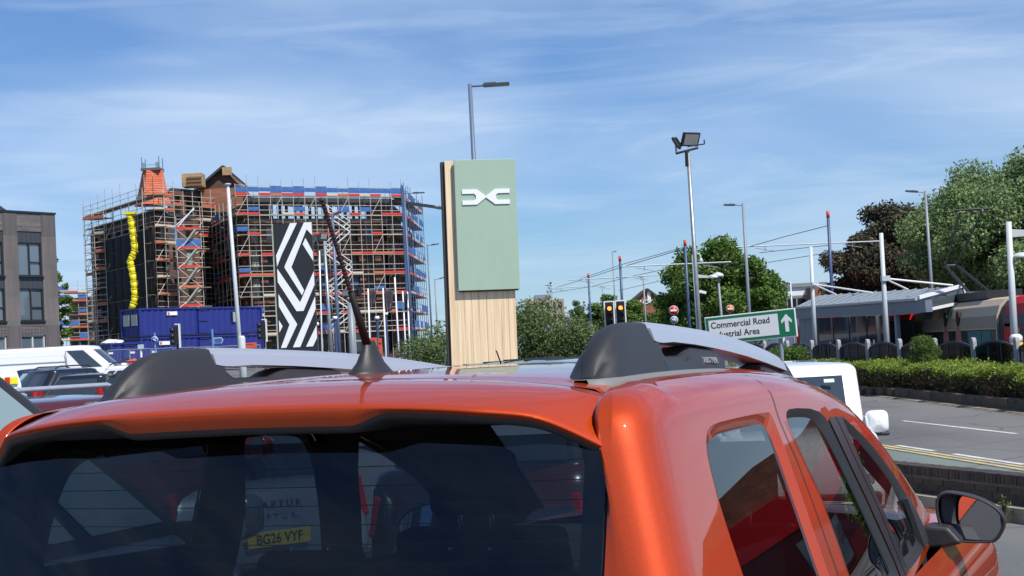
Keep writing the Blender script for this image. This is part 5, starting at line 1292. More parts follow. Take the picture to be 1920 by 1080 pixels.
# --- grey brick apartments, left edge. local x runs along the facade from its far corner towards the camera
FD = Vector((-.545, -.84, 0)).normalized(); CX = px(107, 500, 105); g = 1.8
ap = empty('brick_apartment_block', (CX.x, 105, g), math.atan2(FD.y, FD.x), 'grey-brown brick apartment block with dark zinc panels at the left edge', 'building')
def ap_s(u, v=500):
    dr = px(u, v, 1.0) - Vector((0, 0, CAM_Z)); a = (dr.x / dr.y); return (a * 105 - CX.x) / (FD.x - a * FD.y)
def ap_z(u, v): s_ = ap_s(u, v); return px(u, v, 105 + FD.y * s_).z - g
L_ = 14.0; TOP = ap_z(60, 400); D_ = 9.0
cols = [(ap_s(80), ap_s(35)), (ap_s(8), ap_s(8) + 2.0), (ap_s(8) + 3.3, ap_s(8) + 5.3)]
rowsz = [(ap_z(58, 518), ap_z(58, 455), ap_z(58, 434)), (ap_z(58, 602), ap_z(58, 541), ap_z(58, 520)), (ap_z(60, 665), ap_z(60, 628), None)]
# wall pieces round the openings, facade plane at local y = 0 (outside is +y)
xs_ = [0.] + [q for c in cols for q in c] + [L_]
for i in range(0, len(xs_), 2): box('wall_pier', ((xs_[i] + xs_[i + 1]) / 2, -.15, TOP / 2), (xs_[i + 1] - xs_[i], .3, TOP), GBRICK, ap)
for a, b in cols:
    zs = [0]
    spans = [(0, rowsz[2][0]), (rowsz[2][1], rowsz[1][0]), (rowsz[0][2], TOP)]
    for z0, z1 in spans: box('wall_infill', ((a + b) / 2, -.16, (z0 + z1) / 2), (b - a, .3, z1 - z0), GBRICK, ap)
    for k, (z0, z1, zp) in enumerate(rowsz):
        if zp: 
            pz = box('zinc_panel', ((a + b) / 2, -.12, (z1 + zp) / 2), (b - a, .1, zp - z1), ZINC, ap)
            for q in range(1, 5): box('panel_seam', (a + (b - a) * q / 5, -.065, (z1 + zp) / 2), (.03, .02, zp - z1 - .02), ZINC, ap)
        fr = FRM if k < 2 else FRMW
        w_ = empty('window', (0, 0, 0)); w_.parent = ap
        for z in (z0 + .05, z1 - .05): box('frame', ((a + b) / 2, -.17, z), (b - a, .12, .10), fr, w_)
        m1 = a + (b - a) * .5
        for x in (a + .05, b - .05, m1): box('frame', (x, -.168, (z0 + z1) / 2), (.10, .118, z1 - z0 - .19), fr, w_)
        box('glass', ((a + m1) / 2, -.20, (z0 + z1) / 2), (m1 - a - .09, .02, z1 - z0 - .18), WGL, w_); box('glass', ((b + m1) / 2, -.20, (z0 + z1) / 2), (b - m1 - .09, .02, z1 - z0 - .18), WGL, w_)
        if k < 2: box('frame', ((a + m1) / 2, -.166, z0 + (z1 - z0) * .42), (m1 - a - .1, .11, .08), fr, w_)
        box('curtain', ((a + b) / 2 - .3, -.28, (z0 + z1) / 2), ((b - a) * .62, .02, z1 - z0 - .1), CURT, w_); box('room_dark', ((a + b) / 2, -.5, (z0 + z1) / 2), (b - a, .02, z1 - z0), FRM, w_)
        box('sill', ((a + b) / 2, .03, z0 - .03), (b - a + .1, .16, .06), fr, w_)
    for r_ in range(3):
        for q in range(8): box('patterned_brick', (a + (b - a) * (q + .5) / 8, .0, rowsz[2][1] + .18 + r_ * .22), ((b - a) / 8 * .55, .05, .09), GBRICK, ap)
box('parapet_cap', (L_ / 2, -.15, TOP + .06), (L_ + .1, .42, .12), FRM, ap)
box('end_wall', (.15, -D_ / 2 - .3, TOP / 2), (.3, D_, TOP - .02), GBRICK, ap)
g0_, g1_ = ap_s(48), ap_s(0); rz0, rz1 = TOP + .1, ap_z(0, 362)
prism('gable_roof', [(g0_, rz0), (g1_, rz1), (g1_ + 2.5, rz1 + 1.4), (g1_ + 7, rz0)], 1, -6, -1.2, ZINC, ap, .02)
# --- scaffolding
TUBE = mat('scaffold_tube', (.50, .47, .41), .5, .1); DECK = mat('scaffold_board', (.30, .24, .16), .85, var=.3, scale=2); BEIGE = mat('pale_toe_board', (.52, .46, .36), .8)
TOER = mat('red_toe_board', (.55, .030, .022), .7); TOEO = mat('rusty_orange_toe_board', (.50, .13, .06), .8); NETB = mat('blue_debris_net', (.05, .15, .40), .8, var=.4, scale=1.5); NETD = mat('black_debris_net', (.012, .012, .012), .9, var=.4, scale=.8, bump=.3); TUBEB = mat('blue_scaffold_tube', (.08, .14, .30), .5)
def scaffold_face(root, o, P, Q, g0, levels, bays, seed, inn, toe=(.6, .2), net=.0, topnet=False, tube=None, rails=True, diag=True, skip=None):
    """P, Q outer foot points; inn: vector to the inner line"""
    random.seed(seed); tb = tube or TUBE
    P, Q = Vector((P[0], P[1], 0)), Vector((Q[0], Q[1], 0)); oo = Vector((o[0], o[1], 0)); top = levels[-1] + 1.3
    n = bays
    for i in range(n + 1):
        a = P.lerp(Q, i / n) - oo
        rod('standard', a + Vector((0, 0, g0 - o[2])), a + Vector((0, 0, top - o[2] + random.uniform(-.3, .9))), .036, tb, root, 5)
        if i % 2 == 0: rod('standard', a + inn + Vector((0, 0, g0 - o[2])), a + inn + Vector((0, 0, top - o[2] - .6)), .04, tb, root, 5)
    for j, z in enumerate(levels):
        zz = Vector((0, 0, z - o[2]))
        rod('ledger', P - oo + zz, Q - oo + zz, .033, tb, root, 5)
        if rails:
            rod('guard_rail', P - oo + zz + Vector((0, 0, .5)), Q - oo + zz + Vector((0, 0, .5)), .026, tb, root, 5); rod('guard_rail', P - oo + zz + Vector((0, 0, 1.0)), Q - oo + zz + Vector((0, 0, 1.0)), .026, tb, root, 5)
        bar('deck', P - oo + inn * .5 + zz + Vector((0, 0, .07)), Q - oo + inn * .5 + zz + Vector((0, 0, .07)), inn.length * .9, .06, DECK, root)
        for i in range(n):
            a, b = P.lerp(Q, (i + .01) / n) - oo + zz - inn * .03, P.lerp(Q, (i + .99) / n) - oo + zz - inn * .03
            q = random.random(); h = Vector((0, 0, .18)); m_ = None
            if skip and skip(i, j): continue
            if q < toe[0]: m_ = TOER
            elif q < toe[0] + toe[1]: m_ = TOEO if random.random() < .5 else BEIGE
            if m_: bar('toe_board', a + h, b + h, .04, .22, m_, root)
            if random.random() < net or (topnet and j == len(levels) - 1): bar('debris_net', a + Vector((0, 0, .62)), b + Vector((0, 0, .62)), .02, random.uniform(.35, .75), NETB, root)
    if diag:
        for i in range(0, n - 1, 3):
            for j in range(0, len(levels) - 1, 2):
                rod('brace', P.lerp(Q, i / n) - oo + Vector((0, 0, levels[j] - o[2])) - inn * .06, P.lerp(Q, (i + 1) / n) - oo + Vector((0, 0, levels[j + 1] - o[2])) - inn * .06, .03, tb, root, 5)
def fp(u, d): p = px(u, 600, d); return (p.x, p.y)
A, B, C3, D3 = fp(452, 150), fp(765, 160), fp(803, 182), fp(385, 166)
E3, F3, G3_ = fp(298, 146), fp(166, 163), fp(336, 148.6)
LV = [px(452, v, 150).z for v in (632, 595, 558, 519, 480, 441, 403, 366)]
LW = [px(298, v, 146).z for v in (617, 585, 553, 521, 489, 456, 425, 393, 365)]
g0 = 1.8
# main block walls (set back 1.6 m behind the scaffold) with an open top storey
def inset(poly, k):
    c = Vector((sum(p[0] for p in poly) / len(poly), sum(p[1] for p in poly) / len(poly))); return [tuple(Vector(p).lerp(c, k)) for p in poly]
BK = fp(500, 192)
mainp = inset([A, B, C3, BK, D3], .11); o = Vector((mainp[0][0], mainp[0][1], g0))
blk = empty('building_under_scaffold', o, 0, 'big dark brick building under scaffolding with an open steel top storey', 'building')
ZT = LV[6] - .4
WNB = mat('dark_opening', (.016, .015, .016), .3); WPAN = mat('pale_sheathing', (.34, .40, .36), .7, var=.3, scale=.8); WBL = mat('blue_window_film', (.05, .11, .22), .35)
def wall_with_windows(root, o, P, Q, z0, z1, m, nw, nz_, seed, names=True):
    random.seed(seed); P, Q = Vector((P[0], P[1], 0)) - Vector((o.x, o.y, 0)), Vector((Q[0], Q[1], 0)) - Vector((o.x, o.y, 0)); L_ = (Q - P).length; x = (Q - P).normalized(); nrm = Vector((x.y, -x.x, 0))
    rz = math.atan2(x.y, x.x); h = (z1 - z0) / nz_
    w = mesh('wall', [(0, .35, 0), (L_, .35, 0), (L_, .35, z1 - z0), (0, .35, z1 - z0)], [(0, 1, 2, 3)], m, root); w.location = P + Vector((0, 0, z0 - o.z)); w.rotation_euler = (0, 0, rz)
    pw = L_ / nw
    for i in range(nw + 1):
        q = box('brick_pier', (i * pw, .18, (z1 - z0) / 2), (pw * .42, .36, z1 - z0), m, w)
    for j in range(nz_ + 1):
        box('brick_band', (L_ / 2, .20, min(j * h + .35, z1 - z0 - .2)), (L_, .34, .75), m, w)
    for i in range(nw):
        for j in range(nz_):
            mm = random.choice((WNB, WNB, WNB, WNB, WBL, WNB, WPAN)); c = ((i + .5) * pw, .30, j * h + .35 + h / 2)
            wi = box('window', c, (pw * .58, .05, h - .75), mm, w)
    return w
wall_with_windows(blk, o, mainp[0], mainp[1], g0, ZT, DBRICK, 9, 5, 1); wall_with_windows(blk, o, mainp[4], mainp[0], g0, ZT, DBRICK, 6, 5, 2); wall_with_windows(blk, o, mainp[1], mainp[2], g0, ZT, DBRICK, 8, 5, 3)
def slab(nm, poly, z0, z1, m, root, o): return prism(nm, [(p[0] - o.x, p[1] - o.y) for p in poly], 2, z0 - o.z, z1 - o.z, m, root)
slab('floor_slab', mainp, ZT, ZT + .25, mat('concrete_grey', (.20, .20, .19), .9), blk, o); 
for f_ in (3, 8, 11): slab('floor_slab', inset(mainp, .03), g0 + f_, g0 + f_ + .25, mat('concrete_grey'), blk, o)
ZB = LV[7] - .55
for i in range(10):      # paired dark steel posts carrying the roof edge beam
    for k in (-.35, .35):
        t = (i + .5) / 10; p = Vector(mainp[0]).lerp(Vector(mainp[1]), t); x = (Vector(mainp[1]) - Vector(mainp[0])).normalized()
        box('steel_post', (p.x + x.x * k - o.x, p.y + x.y * k - o.y + .3, (ZT + ZB) / 2 - o.z + .12), (.28, .28, ZB - ZT), BLACKM, blk)
a, b = Vector(mainp[0]), Vector(mainp[1])
bar('roof_edge_beam', (a.x - o.x, a.y - o.y + .2, ZB + .3 - o.z), (b.x - o.x, b.y - o.y + .2, ZB + .3 - o.z), .5, .55, mat('dark_steel_beam', (.05, .055, .06), .5), blk)
for i in range(7): bar('roof_rafter', (a.lerp(b, i / 6).x - o.x, a.lerp(b, i / 6).y - o.y, ZB + .35 - o.z), (a.lerp(b, i / 6).x + 4 - o.x, a.lerp(b, i / 6).y + 9 - o.y, ZB + .35 - o.z), .25, .3, BLACKM, blk)
slab('solid_corner', [tuple(a.lerp(b, .83)), tuple(b), tuple(b + Vector((.4, 8))), tuple(a.lerp(b, .83) + Vector((0, 8)))], ZT + .25, ZB, mat('corner_dark', (.06, .05, .045), .7), blk, o)
slab('solid_corner', [tuple(a), tuple(a.lerp(b, .16)), tuple(a.lerp(b, .16) + Vector((-4, 8))), tuple(Vector(mainp[4]).lerp(a, .4))], ZT + .25, ZB, mat('corner_dark'), blk, o)
# left wing of the same building site
wingp = inset([F3, E3, G3_, fp(384, 154), fp(395, 168), fp(230, 178)], .10); o2 = Vector((wingp[1][0], wingp[1][1], g0))
wing = empty('building_under_scaffold', o2, 0, 'dark wing with orange tiled turret under scaffolding and black netting', 'building')
ZW = LW[7] - .3
wall_with_windows(wing, o2, wingp[0], wingp[1], g0, ZW, DBRICK, 8, 5, 4); wall_with_windows(wing, o2, wingp[1], wingp[3], g0, ZW, DBRICK, 3, 5, 5)
slab('roof_deck', wingp, ZW, ZW + .3, mat('dark_roof', (.05, .045, .042), .8), wing, o2)
# turret: orange tiled frustum with tile courses, flat top and railing
TILE = mat('orange_clay_tile', (.66, .15, .06), .75, var=.3, scale=2.5); TILE2 = mat('orange_clay_tile_dark', (.60, .125, .05), .75, var=.3, scale=2.5)
dT = 158; bl, br_, tl, tr_ = px(250, 392, dT), px(318, 366, dT), px(267, 321, dT), px(305, 320, dT)
zb_, zt_ = px(285, 385, dT).z, px(286, 321, dT).z; cx = (tl.x + tr_.x) / 2; wb, wt = (br_.x - bl.x) / 2 * .98, (tr_.x - tl.x) / 2
tur = empty('turret_roof', (0, 0, 0)); tur.parent = wing
ncr = 15; cxb = (bl.x + br_.x) / 2 + .1
for k in range(ncr):
    t0, t1 = k / ncr, (k + 1) / ncr; z0, z1 = lerp(zb_, zt_, t0), lerp(zb_, zt_, t1)
    def sq(t, ex): w_ = lerp(wb, wt, t**.8) + ex; c_ = lerp(cxb, cx, t); cc, ss = math.cos(R(28)), math.sin(R(28)); return [Vector((c_ + (x * cc - y * ss) * w_ * .80, dT + (x * ss + y * cc) * w_ * .80, 0)) for x, y in ((-1, -1), (1, -1), (1, 1), (-1, 1))]
    lo, hi = sq(t0, .05), sq(t1, .0)
    v = [p + Vector((0, 0, z0)) - o2 for p in lo] + [p + Vector((0, 0, z1)) - o2 for p in hi]
    mesh('tile_course', v, [(0, 1, 5, 4), (1, 2, 6, 5), (2, 3, 7, 6), (3, 0, 4, 7), (4, 5, 6, 7), (3, 2, 1, 0)], TILE if k % 2 else TILE2, tur)
box('turret_cap', (cx - o2.x, dT - o2.y, zt_ + .12 - o2.z), (wt * 1.9, wt * 1.9, .24), mat('lead_flashing', (.10, .11, .12), .5), tur)
COPP = mat('verdigris_rail', (.14, .24, .25), .5)
for sx_ in (-1, 1):
    for k in (-1, -.2, .2, 1) if False else (-1, 1):
        rod('finial', (cx + sx_ * wt * .85 - o2.x, dT + k * wt * .8 - o2.y, zt_ + .2 - o2.z), (cx + sx_ * wt * .85 - o2.x, dT + k * wt * .8 - o2.y, zt_ + 1.35 - o2.z), .05, COPP, tur)
    for k in range(5): rod('railing_bar', (cx + sx_ * wt * (.85 - .08 * k) - o2.x, dT - wt * .8 - o2.y, zt_ + .2 - o2.z), (cx + sx_ * wt * (.85 - .08 * k) - o2.x, dT - wt * .8 - o2.y, zt_ + .8 - o2.z), .03, COPP, tur)
rod('railing_bar', (cx - wt * .85 - o2.x, dT - wt * .8 - o2.y, zt_ + .55 - o2.z), (cx + wt * .85 - o2.x, dT - wt * .8 - o2.y, zt_ + .55 - o2.z), .025, COPP, tur)
# timber enclosure and brick gable on the roof
def pxo(u, v, d, o): return px(u, v, d) - o
q0, q1 = px(345, 352, 160), px(381, 326, 160)
tmb = box('timber_enclosure', ((q0.x + q1.x) / 2 - o2.x, 160 - o2.y, (q0.z + q1.z) / 2 - o2.z), (q1.x - q0.x, 2.0, q1.z - q0.z), mat('pale_timber', (.48, .32, .17), .8, var=.4, scale=3), wing)
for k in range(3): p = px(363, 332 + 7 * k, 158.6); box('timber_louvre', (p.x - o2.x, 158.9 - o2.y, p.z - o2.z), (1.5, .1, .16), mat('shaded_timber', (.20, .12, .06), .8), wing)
gb = [px(u, v, 163) for u, v in ((372, 362), (374, 352), (418, 315), (446, 345), (458, 362))]
prism('brick_gable', [(p.x - o2.x, p.z - o2.z) for p in gb], 1, 163 - o2.y, 168 - o2.y, DBRICK, wing); 
for (u0, v0), (u1, v1) in (((366, 357), (419, 312)), ((419, 312), (462, 349))): bar('verge_tiles', px(u0, v0, 162.8) - o2, px(u1, v1, 162.8) - o2, .9, .22, mat('dark_roof'), wing)
p0, p1 = px(376, 366, 161), px(455, 345, 161); box('brick_parapet', ((p0.x + p1.x) / 2 - o2.x, 161.4 - o2.y, p0.z - .6 - o2.z), (p1.x - p0.x, .5, 2.4), RBRICK, wing)
p = px(427, 322, 162); box('gable_box', (p.x - o2.x, 161.6 - o2.y, p.z - o2.z), (.9, .5, .8), mat('pale_timber'), wing)
# block linking wing and main building
lk = [px(u, 352, dd) for u, dd in ((322, 158), (458, 168))]
wall_with_windows(wing, o2, (lk[0].x, 158), (lk[1].x, 168), g0, px(400, 362, 163).z, DBRICK, 7, 5, 7)
slab('roof_deck', [(lk[0].x, 158), (lk[1].x, 168), (lk[1].x, 176), (lk[0].x, 170)], px(400, 362, 163).z - .05, px(400, 362, 163).z + .2, mat('dark_roof'), wing, o2)
# scaffolds
mo = Vector((A[0], A[1], g0))
sc1 = empty('scaffold', mo, 0, 'scaffold with red boards and blue nets wrapping the right-hand dark building', 'scaffold')
def inward(P, Q, k, c): 
    d = (Vector(Q) - Vector(P)).normalized(); n = Vector((-d.y, d.x)); m_ = Vector(c) - Vector(P)
    if n.dot(m_) < 0: n = -n
    return Vector((n.x * k, n.y * k, 0))
cm = inset(mainp, 1.0)[0]
scaffold_face(sc1, mo, A, B, g0, LV, 15, 1, inward(A, B, 1.2, cm), (.42, .30), .10, True)
scaffold_face(sc1, mo, D3, A, g0, LV[:7], 9, 2, inward(D3, A, 1.2, cm), (.30, .35), .15)
scaffold_face(sc1, mo, B, C3, g0, [z + .1 for z in LV], 10, 3, inward(B, C3, 1.2, cm), (.05, .75), .45, tube=TUBEB)
# blue corner tube cluster and zig-zag stair flights on the front
for k in range(3): rod('corner_standard', (B[0] - mo.x + .1 * k, B[1] - mo.y - .1, 0), (B[0] - mo.x + .1 * k, B[1] - mo.y - .1, LV[7] + 1.2 - g0), .05, TUBEB, sc1, 5)
zz = LV
for j in range(6):
    v0, v1 = (612, 660) if j % 2 == 0 else (660, 612)
    dd = 153.0; p, q = px(v0, 500, dd), px(v1, 500, dd)
    for k in (0, .55, 1.05):
        bar('stair_flight' if k == 0 else 'stair_rail', (p.x - mo.x, dd - mo.y, zz[j] + k - g0), (q.x - mo.x, dd - mo.y, zz[j + 1] + k - g0), .5 if k == 0 else .05, .10 if k == 0 else .07, WHITEPL, sc1)
wo = Vector((E3[0], E3[1], g0)); cw = inset(wingp, 1.0)[0]
sc2 = empty('scaffold', wo, 0, 'bare grey scaffold with pale boards and black nets round the turreted wing', 'scaffold')
inn = inward(F3, E3, 1.3, cw)
scaffold_face(sc2, wo, F3, E3, g0, LW, 9, 5, inn, (0, .28), .0)
scaffold_face(sc2, wo, E3, G3_, g0, LW, 2, 6, inward(E3, G3_, 1.3, cw), (0, .9), .0)
scaffold_face(sc2, wo, fp(318, 155), fp(455, 164), g0, LW, 8, 16, Vector((-.5, 1.1, 0)), (.1, .6), .06)
# black netting sheets over the lower lifts of the left face
P, Q = Vector((F3[0], F3[1], 0)), Vector((E3[0], E3[1], 0))
for i in range(2, 9):
    for j in range(0, 6, 2):
        a, b = P.lerp(Q, (i + .02) / 9) - Vector((wo.x, wo.y, 0)) - inn * .08, P.lerp(Q, (i + .98) / 9) - Vector((wo.x, wo.y, 0)) - inn * .08
        z0, z1 = LW[j] - g0 + .03, LW[min(j + 2, 6)] - g0 - .03
        if i in (7, 8) and j == 4: z1 += .0
        rows = [[a.lerp(b, k / 6) + Vector((0, 0, lerp(z0, z1, t / 3))) - inn * (.05 * math.sin(k * 1.1 + i) * math.sin(t)) for k in range(7)] for t in range(4)]
        s_ = grid('netting_sheet', rows, NETD, sc2)
        s_.modifiers.new('thickness', 'SOLIDIFY').thickness = .03
# stair tower between the two buildings
TWr = [fp(338, 145), fp(384, 146.5)]
st_ = empty('scaffold_stair_tower', (TWr[0][0], TWr[0][1], g0), 0, 'scaffold stair tower with crossed braces between the two dark buildings', 'scaffold'); so = Vector((TWr[0][0], TWr[0][1], g0))
LT = [px(338, v, 145).z for v in (617, 577, 541, 503, 468, 431)]
scaffold_face(st_, so, TWr[0], TWr[1], g0, LT, 1, 8, Vector((.3, 2.0, 0)), (.75, .25), .2, diag=False)
w_ = TWr[1][0] - TWr[0][0]
for j in range(5):
    a, b = Vector((.05, -.1, LT[j] - g0 + .1)), Vector((w_ - .05, -.1 + 1.5, LT[j + 1] - g0))
    for (p, q) in ((Vector((.05, -.08, LT[j] - g0)), Vector((w_ - .05, 1.4, LT[j + 1] - g0))), (Vector((w_ - .05, 1.42, LT[j] - g0)), Vector((.05, -.06, LT[j + 1] - g0)))):
        rod('cross_brace', p, q, .045, TUBE, st_, 5)
    bar('stair_flight', (w_ * .15, .6, LT[j] - g0 + .1), (w_ * .85, .6, LT[j + 1] - g0), .6, .12, TUBE, st_)
for k in (0, .35): bar('upper_flight', (-.3 + k, .4, LT[5] - g0 + .3), (w_ * .85, .4, LT[5] - g0 + 1.9 + k * .3), .1, .1, WHITEPL, st_)
# access tower at the far left end
TL = [fp(164, 158), fp(203, 157)]
st2 = empty('scaffold_tower', (TL[0][0], TL[0][1], g0), 0, 'bare grey scaffold tower at the left end of the netted wing', 'scaffold'); so2 = Vector((TL[0][0], TL[0][1], g0))
scaffold_face(st2, so2, TL[0], TL[1], g0, [px(164, v, 158).z for v in (640, 606, 574, 542, 508, 475, 442, 412)], 2, 9, Vector((.4, 1.8, 0)), (0, .2), 0)
# far low scaffold between apartments and wing
TF = [fp(112, 200), fp(166, 203)]
st3 = empty('scaffold', (TF[0][0], TF[0][1], g0), 0, 'low far scaffold with red and blue boards beside the apartment block', 'scaffold'); so3 = Vector((TF[0][0], TF[0][1], g0))
scaffold_face(st3, so3, TF[0], TF[1], g0, [px(112, v, 200).z for v in (640, 616, 592, 566, 550)], 3, 10, Vector((.2, 2.0, 0)), (.55, .35), .45)
fb = empty('far_building', (TF[0][0], 204, g0), 0, 'pale low building behind the far scaffold', 'building'); p = px(112, 560, 204)
prism('wall', [(0, 0), (4.0, 0), (4.0, p.z - g0), (0, p.z - g0)], 1, .0, 6, mat('brown_render', (.20, .15, .11), .8), fb); 
for i in range(3):
    for j in range(3): box('window', (.7 + 1.2 * i, -.02, 1.4 + 2.4 * j), (.7, .06, 1.2), WNB, fb)
# rubbish chute
CH = mat('yellow_chute_plastic', (.78, .66, .02), .45); dC = 148.
path = [(244, 402), (246, 414), (248, 428), (250, 442), (252, 456), (253, 470), (249, 480), (244, 489), (246, 500), (249, 513), (251, 528), (252, 542), (253, 556), (251, 568), (247, 579)]
b = px(*path[0], dC); ch = empty('rubbish_chute', (b.x, dC, px(*path[-1], dC).z), 0, 'bright yellow rubbish chute hanging down the black netting', 'chute'); oc = Vector((b.x, dC, px(*path[-1], dC).z))
for (u0, v0), (u1, v1) in zip(path, path[1:]):
    p, q = px(u0, v0, dC) - oc, px(u1, v1, dC) - oc; e_ = (q - p) * .12; taper('chute_section', p, q + e_, .34, .27, CH, ch, 14); rod('section_rim', p - e_ * .4, p + e_ * .4, .37, CH, ch, 14)
box('hopper', px(244, 400, dC) - oc, (1.2, .8, .22), CH, ch)
# ------------------------------------------------------------------ site cabins
CAB = mat('blue_cabin_paint', (.018, .030, .21), .45, var=.15, scale=1.2); CABD = mat('navy_cabin_trim', (.010, .014, .055), .5); CABW = mat('cabin_window', (.30, .33, .34), .3)
def cabin(P0, P1, P2, z0, z1, label, lower=False, door=.5, window=.76, sign=.25):
    P0, P1, P2 = [Vector((p[0], p[1], 0)) for p in (P0, P1, P2)]; x = (P1 - P0).normalized(); rz = math.atan2(x.y, x.x); L_ = (P1 - P0).length; y = Vector((-x.y, x.x, 0)); W_ = 2.45; h = z1 - z0
    r = empty('site_cabin', (P0.x, P0.y, z0), rz, label, 'cabin', 'blue stacked site cabins')
    def corr(nm, L_, flip=False):
        v = []; n = int(L_ / .15); 
        for i in range(n + 1):
            yy = (0, 0, .06, .06)[i % 4]; v += [(L_ * i / n, yy, .12), (L_ * i / n, yy, h - .12)]
        return mesh(nm, v, [(2 * i, 2 * i + 2, 2 * i + 3, 2 * i + 1) for i in range(n)], CAB, r)
    corr('long_wall', L_); e = corr('end_wall', W_); e.rotation_euler = (0, 0, R(-90)); e.location = (0.03, W_, 0)
    box('roof', (L_ / 2, W_ / 2, h - .05), (L_, W_, .10), CABD, r); box('floor', (L_ / 2, W_ / 2, .06), (L_, W_, .12), CABD, r)
    for z in (.06, h - .06): box('edge_beam', (L_ / 2, -.02, z), (L_ + .06, .10, .13), CAB if z > 1 else CABD, r); box('edge_beam', (-.02, W_ / 2, z), (.10, W_ + .05, .135), CAB if z > 1 else CABD, r)
    for px_, py_ in ((0, -.012), (L_, -.014), (-.012, W_)): box('corner_post', (px_, py_, h / 2), (.14, .14, h - .02), CAB, r)
    if door:
        dx = L_ * door; dd = box('door', (dx, -.05, h * .46), (1.0, .08, h * .78), CAB, r); hd = bar('door_handle', (dx - .45, -.12, h * .5), (dx + .40, -.12, h * .5), .05, .06, CABD, r); box('door_header', (dx, -.06, h * .9), (.95, .09, .14), CABD, r)
    if window:
        wx = L_ * window; box('window', (wx, -.05, h * .62), (.42, .06, h * .42), CABD, r); box('pane', (wx + .02, -.085, h * .62), (.30, .02, h * .36), CABW, r)
    if sign: box('sign_plate', (L_ * sign, -.06, h * .80), (1.05, .05, .30), SWH, r); box('sign_mark', (L_ * sign - .36, -.09, h * .80), (.2, .02, .2), ORS, r)
    for yy in (W_ * .28, W_ * .72): box('end_window', (-.05, yy, h * .6), (.06, .8, .9), CABW if yy < 2 else CABD, r)
    return r
Pa, Pb, Pc = fp(262, 128), fp(490, 137.6), fp(228, 136.5)
zt1, zt0 = px(262, 578, 128).z, px(262, 633, 128).z
cabin(Pa, Pb, Pc, zt0 + .04, zt1, 'blue corrugated site cabin on top of the stack'); cabin(Pa, Pb, Pc, zt0 - 2.5, zt0 - .02, 'blue corrugated site cabin under the top one', sign=.18, window=0, door=.5)
Qa, Qb, Qc = fp(206, 121), fp(262, 122.5), fp(196, 126); zq = px(215, 643, 121).z
cabin(Qa, Qb, Qc, zq - 2.45, zq, 'short dark blue cabin at the left foot of the stack', window=0, sign=0, door=.6)
random.seed(3)
p = px(205, 639, 121); tp = empty('white_bundle', (p.x, 122, zq), 0, 'crumpled white sheeting on the short blue cabin', 'bundle')
bm = bmesh.new(); bmesh.ops.create_icosphere(bm, subdivisions=3, radius=.55)
for v in bm.verts: k = 1 + .18 * math.sin(v.co.x * 9) * math.cos(v.co.y * 7 + v.co.z * 8); v.co = Vector((v.co.x * 1.5 * k, v.co.y * k, max(-.02, v.co.z * .55 * k)))
from_bm('sheeting', bm, WHITEPL, tp, True)
# wire fence before the cabins
d = 96; a = px(203, 655, d); g = gz(a.x, d)
wf = empty('wire_site_fence', (a.x, d, g), 0, 'grey wire site fence in front of the blue cabins', 'fence'); of = Vector((a.x, d, g))
for i in range(7):
    u0 = 203 + i * 41; p, q = px(u0, 655, d) - of, px(u0 + 39, 655, d) - of; h = px(u0 + 20, 656 - i * 1.4, d).z - g; w = q.x - p.x
    r = rod('fence_panel', (p.x, 0, h), (q.x, 0, h), .03, GALV, wf)
    v, f = [], []
    def tube4(p0, p1, rr):
        k = len(v); x_ = Vector((rr, 0, 0)) if abs(p1[2] - p0[2]) > .1 else Vector((0, 0, rr)); y_ = Vector((0, rr, 0))
        for c_ in (p0, p1): v.extend(Vector(c_) + q_ for q_ in (x_, y_, -x_, -y_))
        f.extend((k + j, k + (j + 1) % 4, k + 4 + (j + 1) % 4, k + 4 + j) for j in range(4))
    for x in (p.x, q.x): rod('upright', (x, 0, 0), (x, 0, h), .03, GALV, wf)
    rod('mid_tube', (p.x, 0, h * .5), (q.x, 0, h * .5), .02, GALV, wf); box('clip_plate', (p.x + w * .12, -.04, h - .18), (.28, .02, .12), WHITEPL, wf)
    for k in range(1, 14): tube4((p.x + w * k / 14, 0, .05), (p.x + w * k / 14, 0, h), .008)
    tag(mesh('wire_mesh', v, f, GALV, wf), kind='stuff')
# tipped orange barrier, white bollard-like post
def barrier(u, v, d, w, h, tilt, label):
    c = px(u, v, d); r = empty('plastic_barrier', (c.x, d, c.z - h / 2), R(12), label, 'barrier')
    o_ = empty('panel', (0, 0, h / 2)); o_.parent = r; o_.rotation_euler = (R(-18), -tilt, 0)
    for z in (-h / 2, 0, h / 2): bar('rail', (-w / 2, 0, z), (w / 2, 0, z), .07, .12, ORS, o_)
    for k in range(9): bar('slat', (-w / 2 + w * k / 8, .003, -h / 2), (-w / 2 + w * k / 8, .003, h / 2), .045, .07, ORS, o_)
barrier(237, 690, 66, .95, .42, R(18), 'tipped-up orange-red plastic barrier beside the white van')
c = px(264, 648, 72); r = empty('white_post', (c.x, 72, gz(c.x, 72)), 0, 'white post with square cap right of the tipped barrier', 'post'); rod('post', (0, 0, 0), (0, 0, c.z - gz(c.x, 72)), .05, WHITEPL, r); box('cap', (0, 0, c.z - gz(c.x, 72) - .05), (.24, .2, .2), mat('pale_blue_cap', (.40, .50, .58), .5), r)
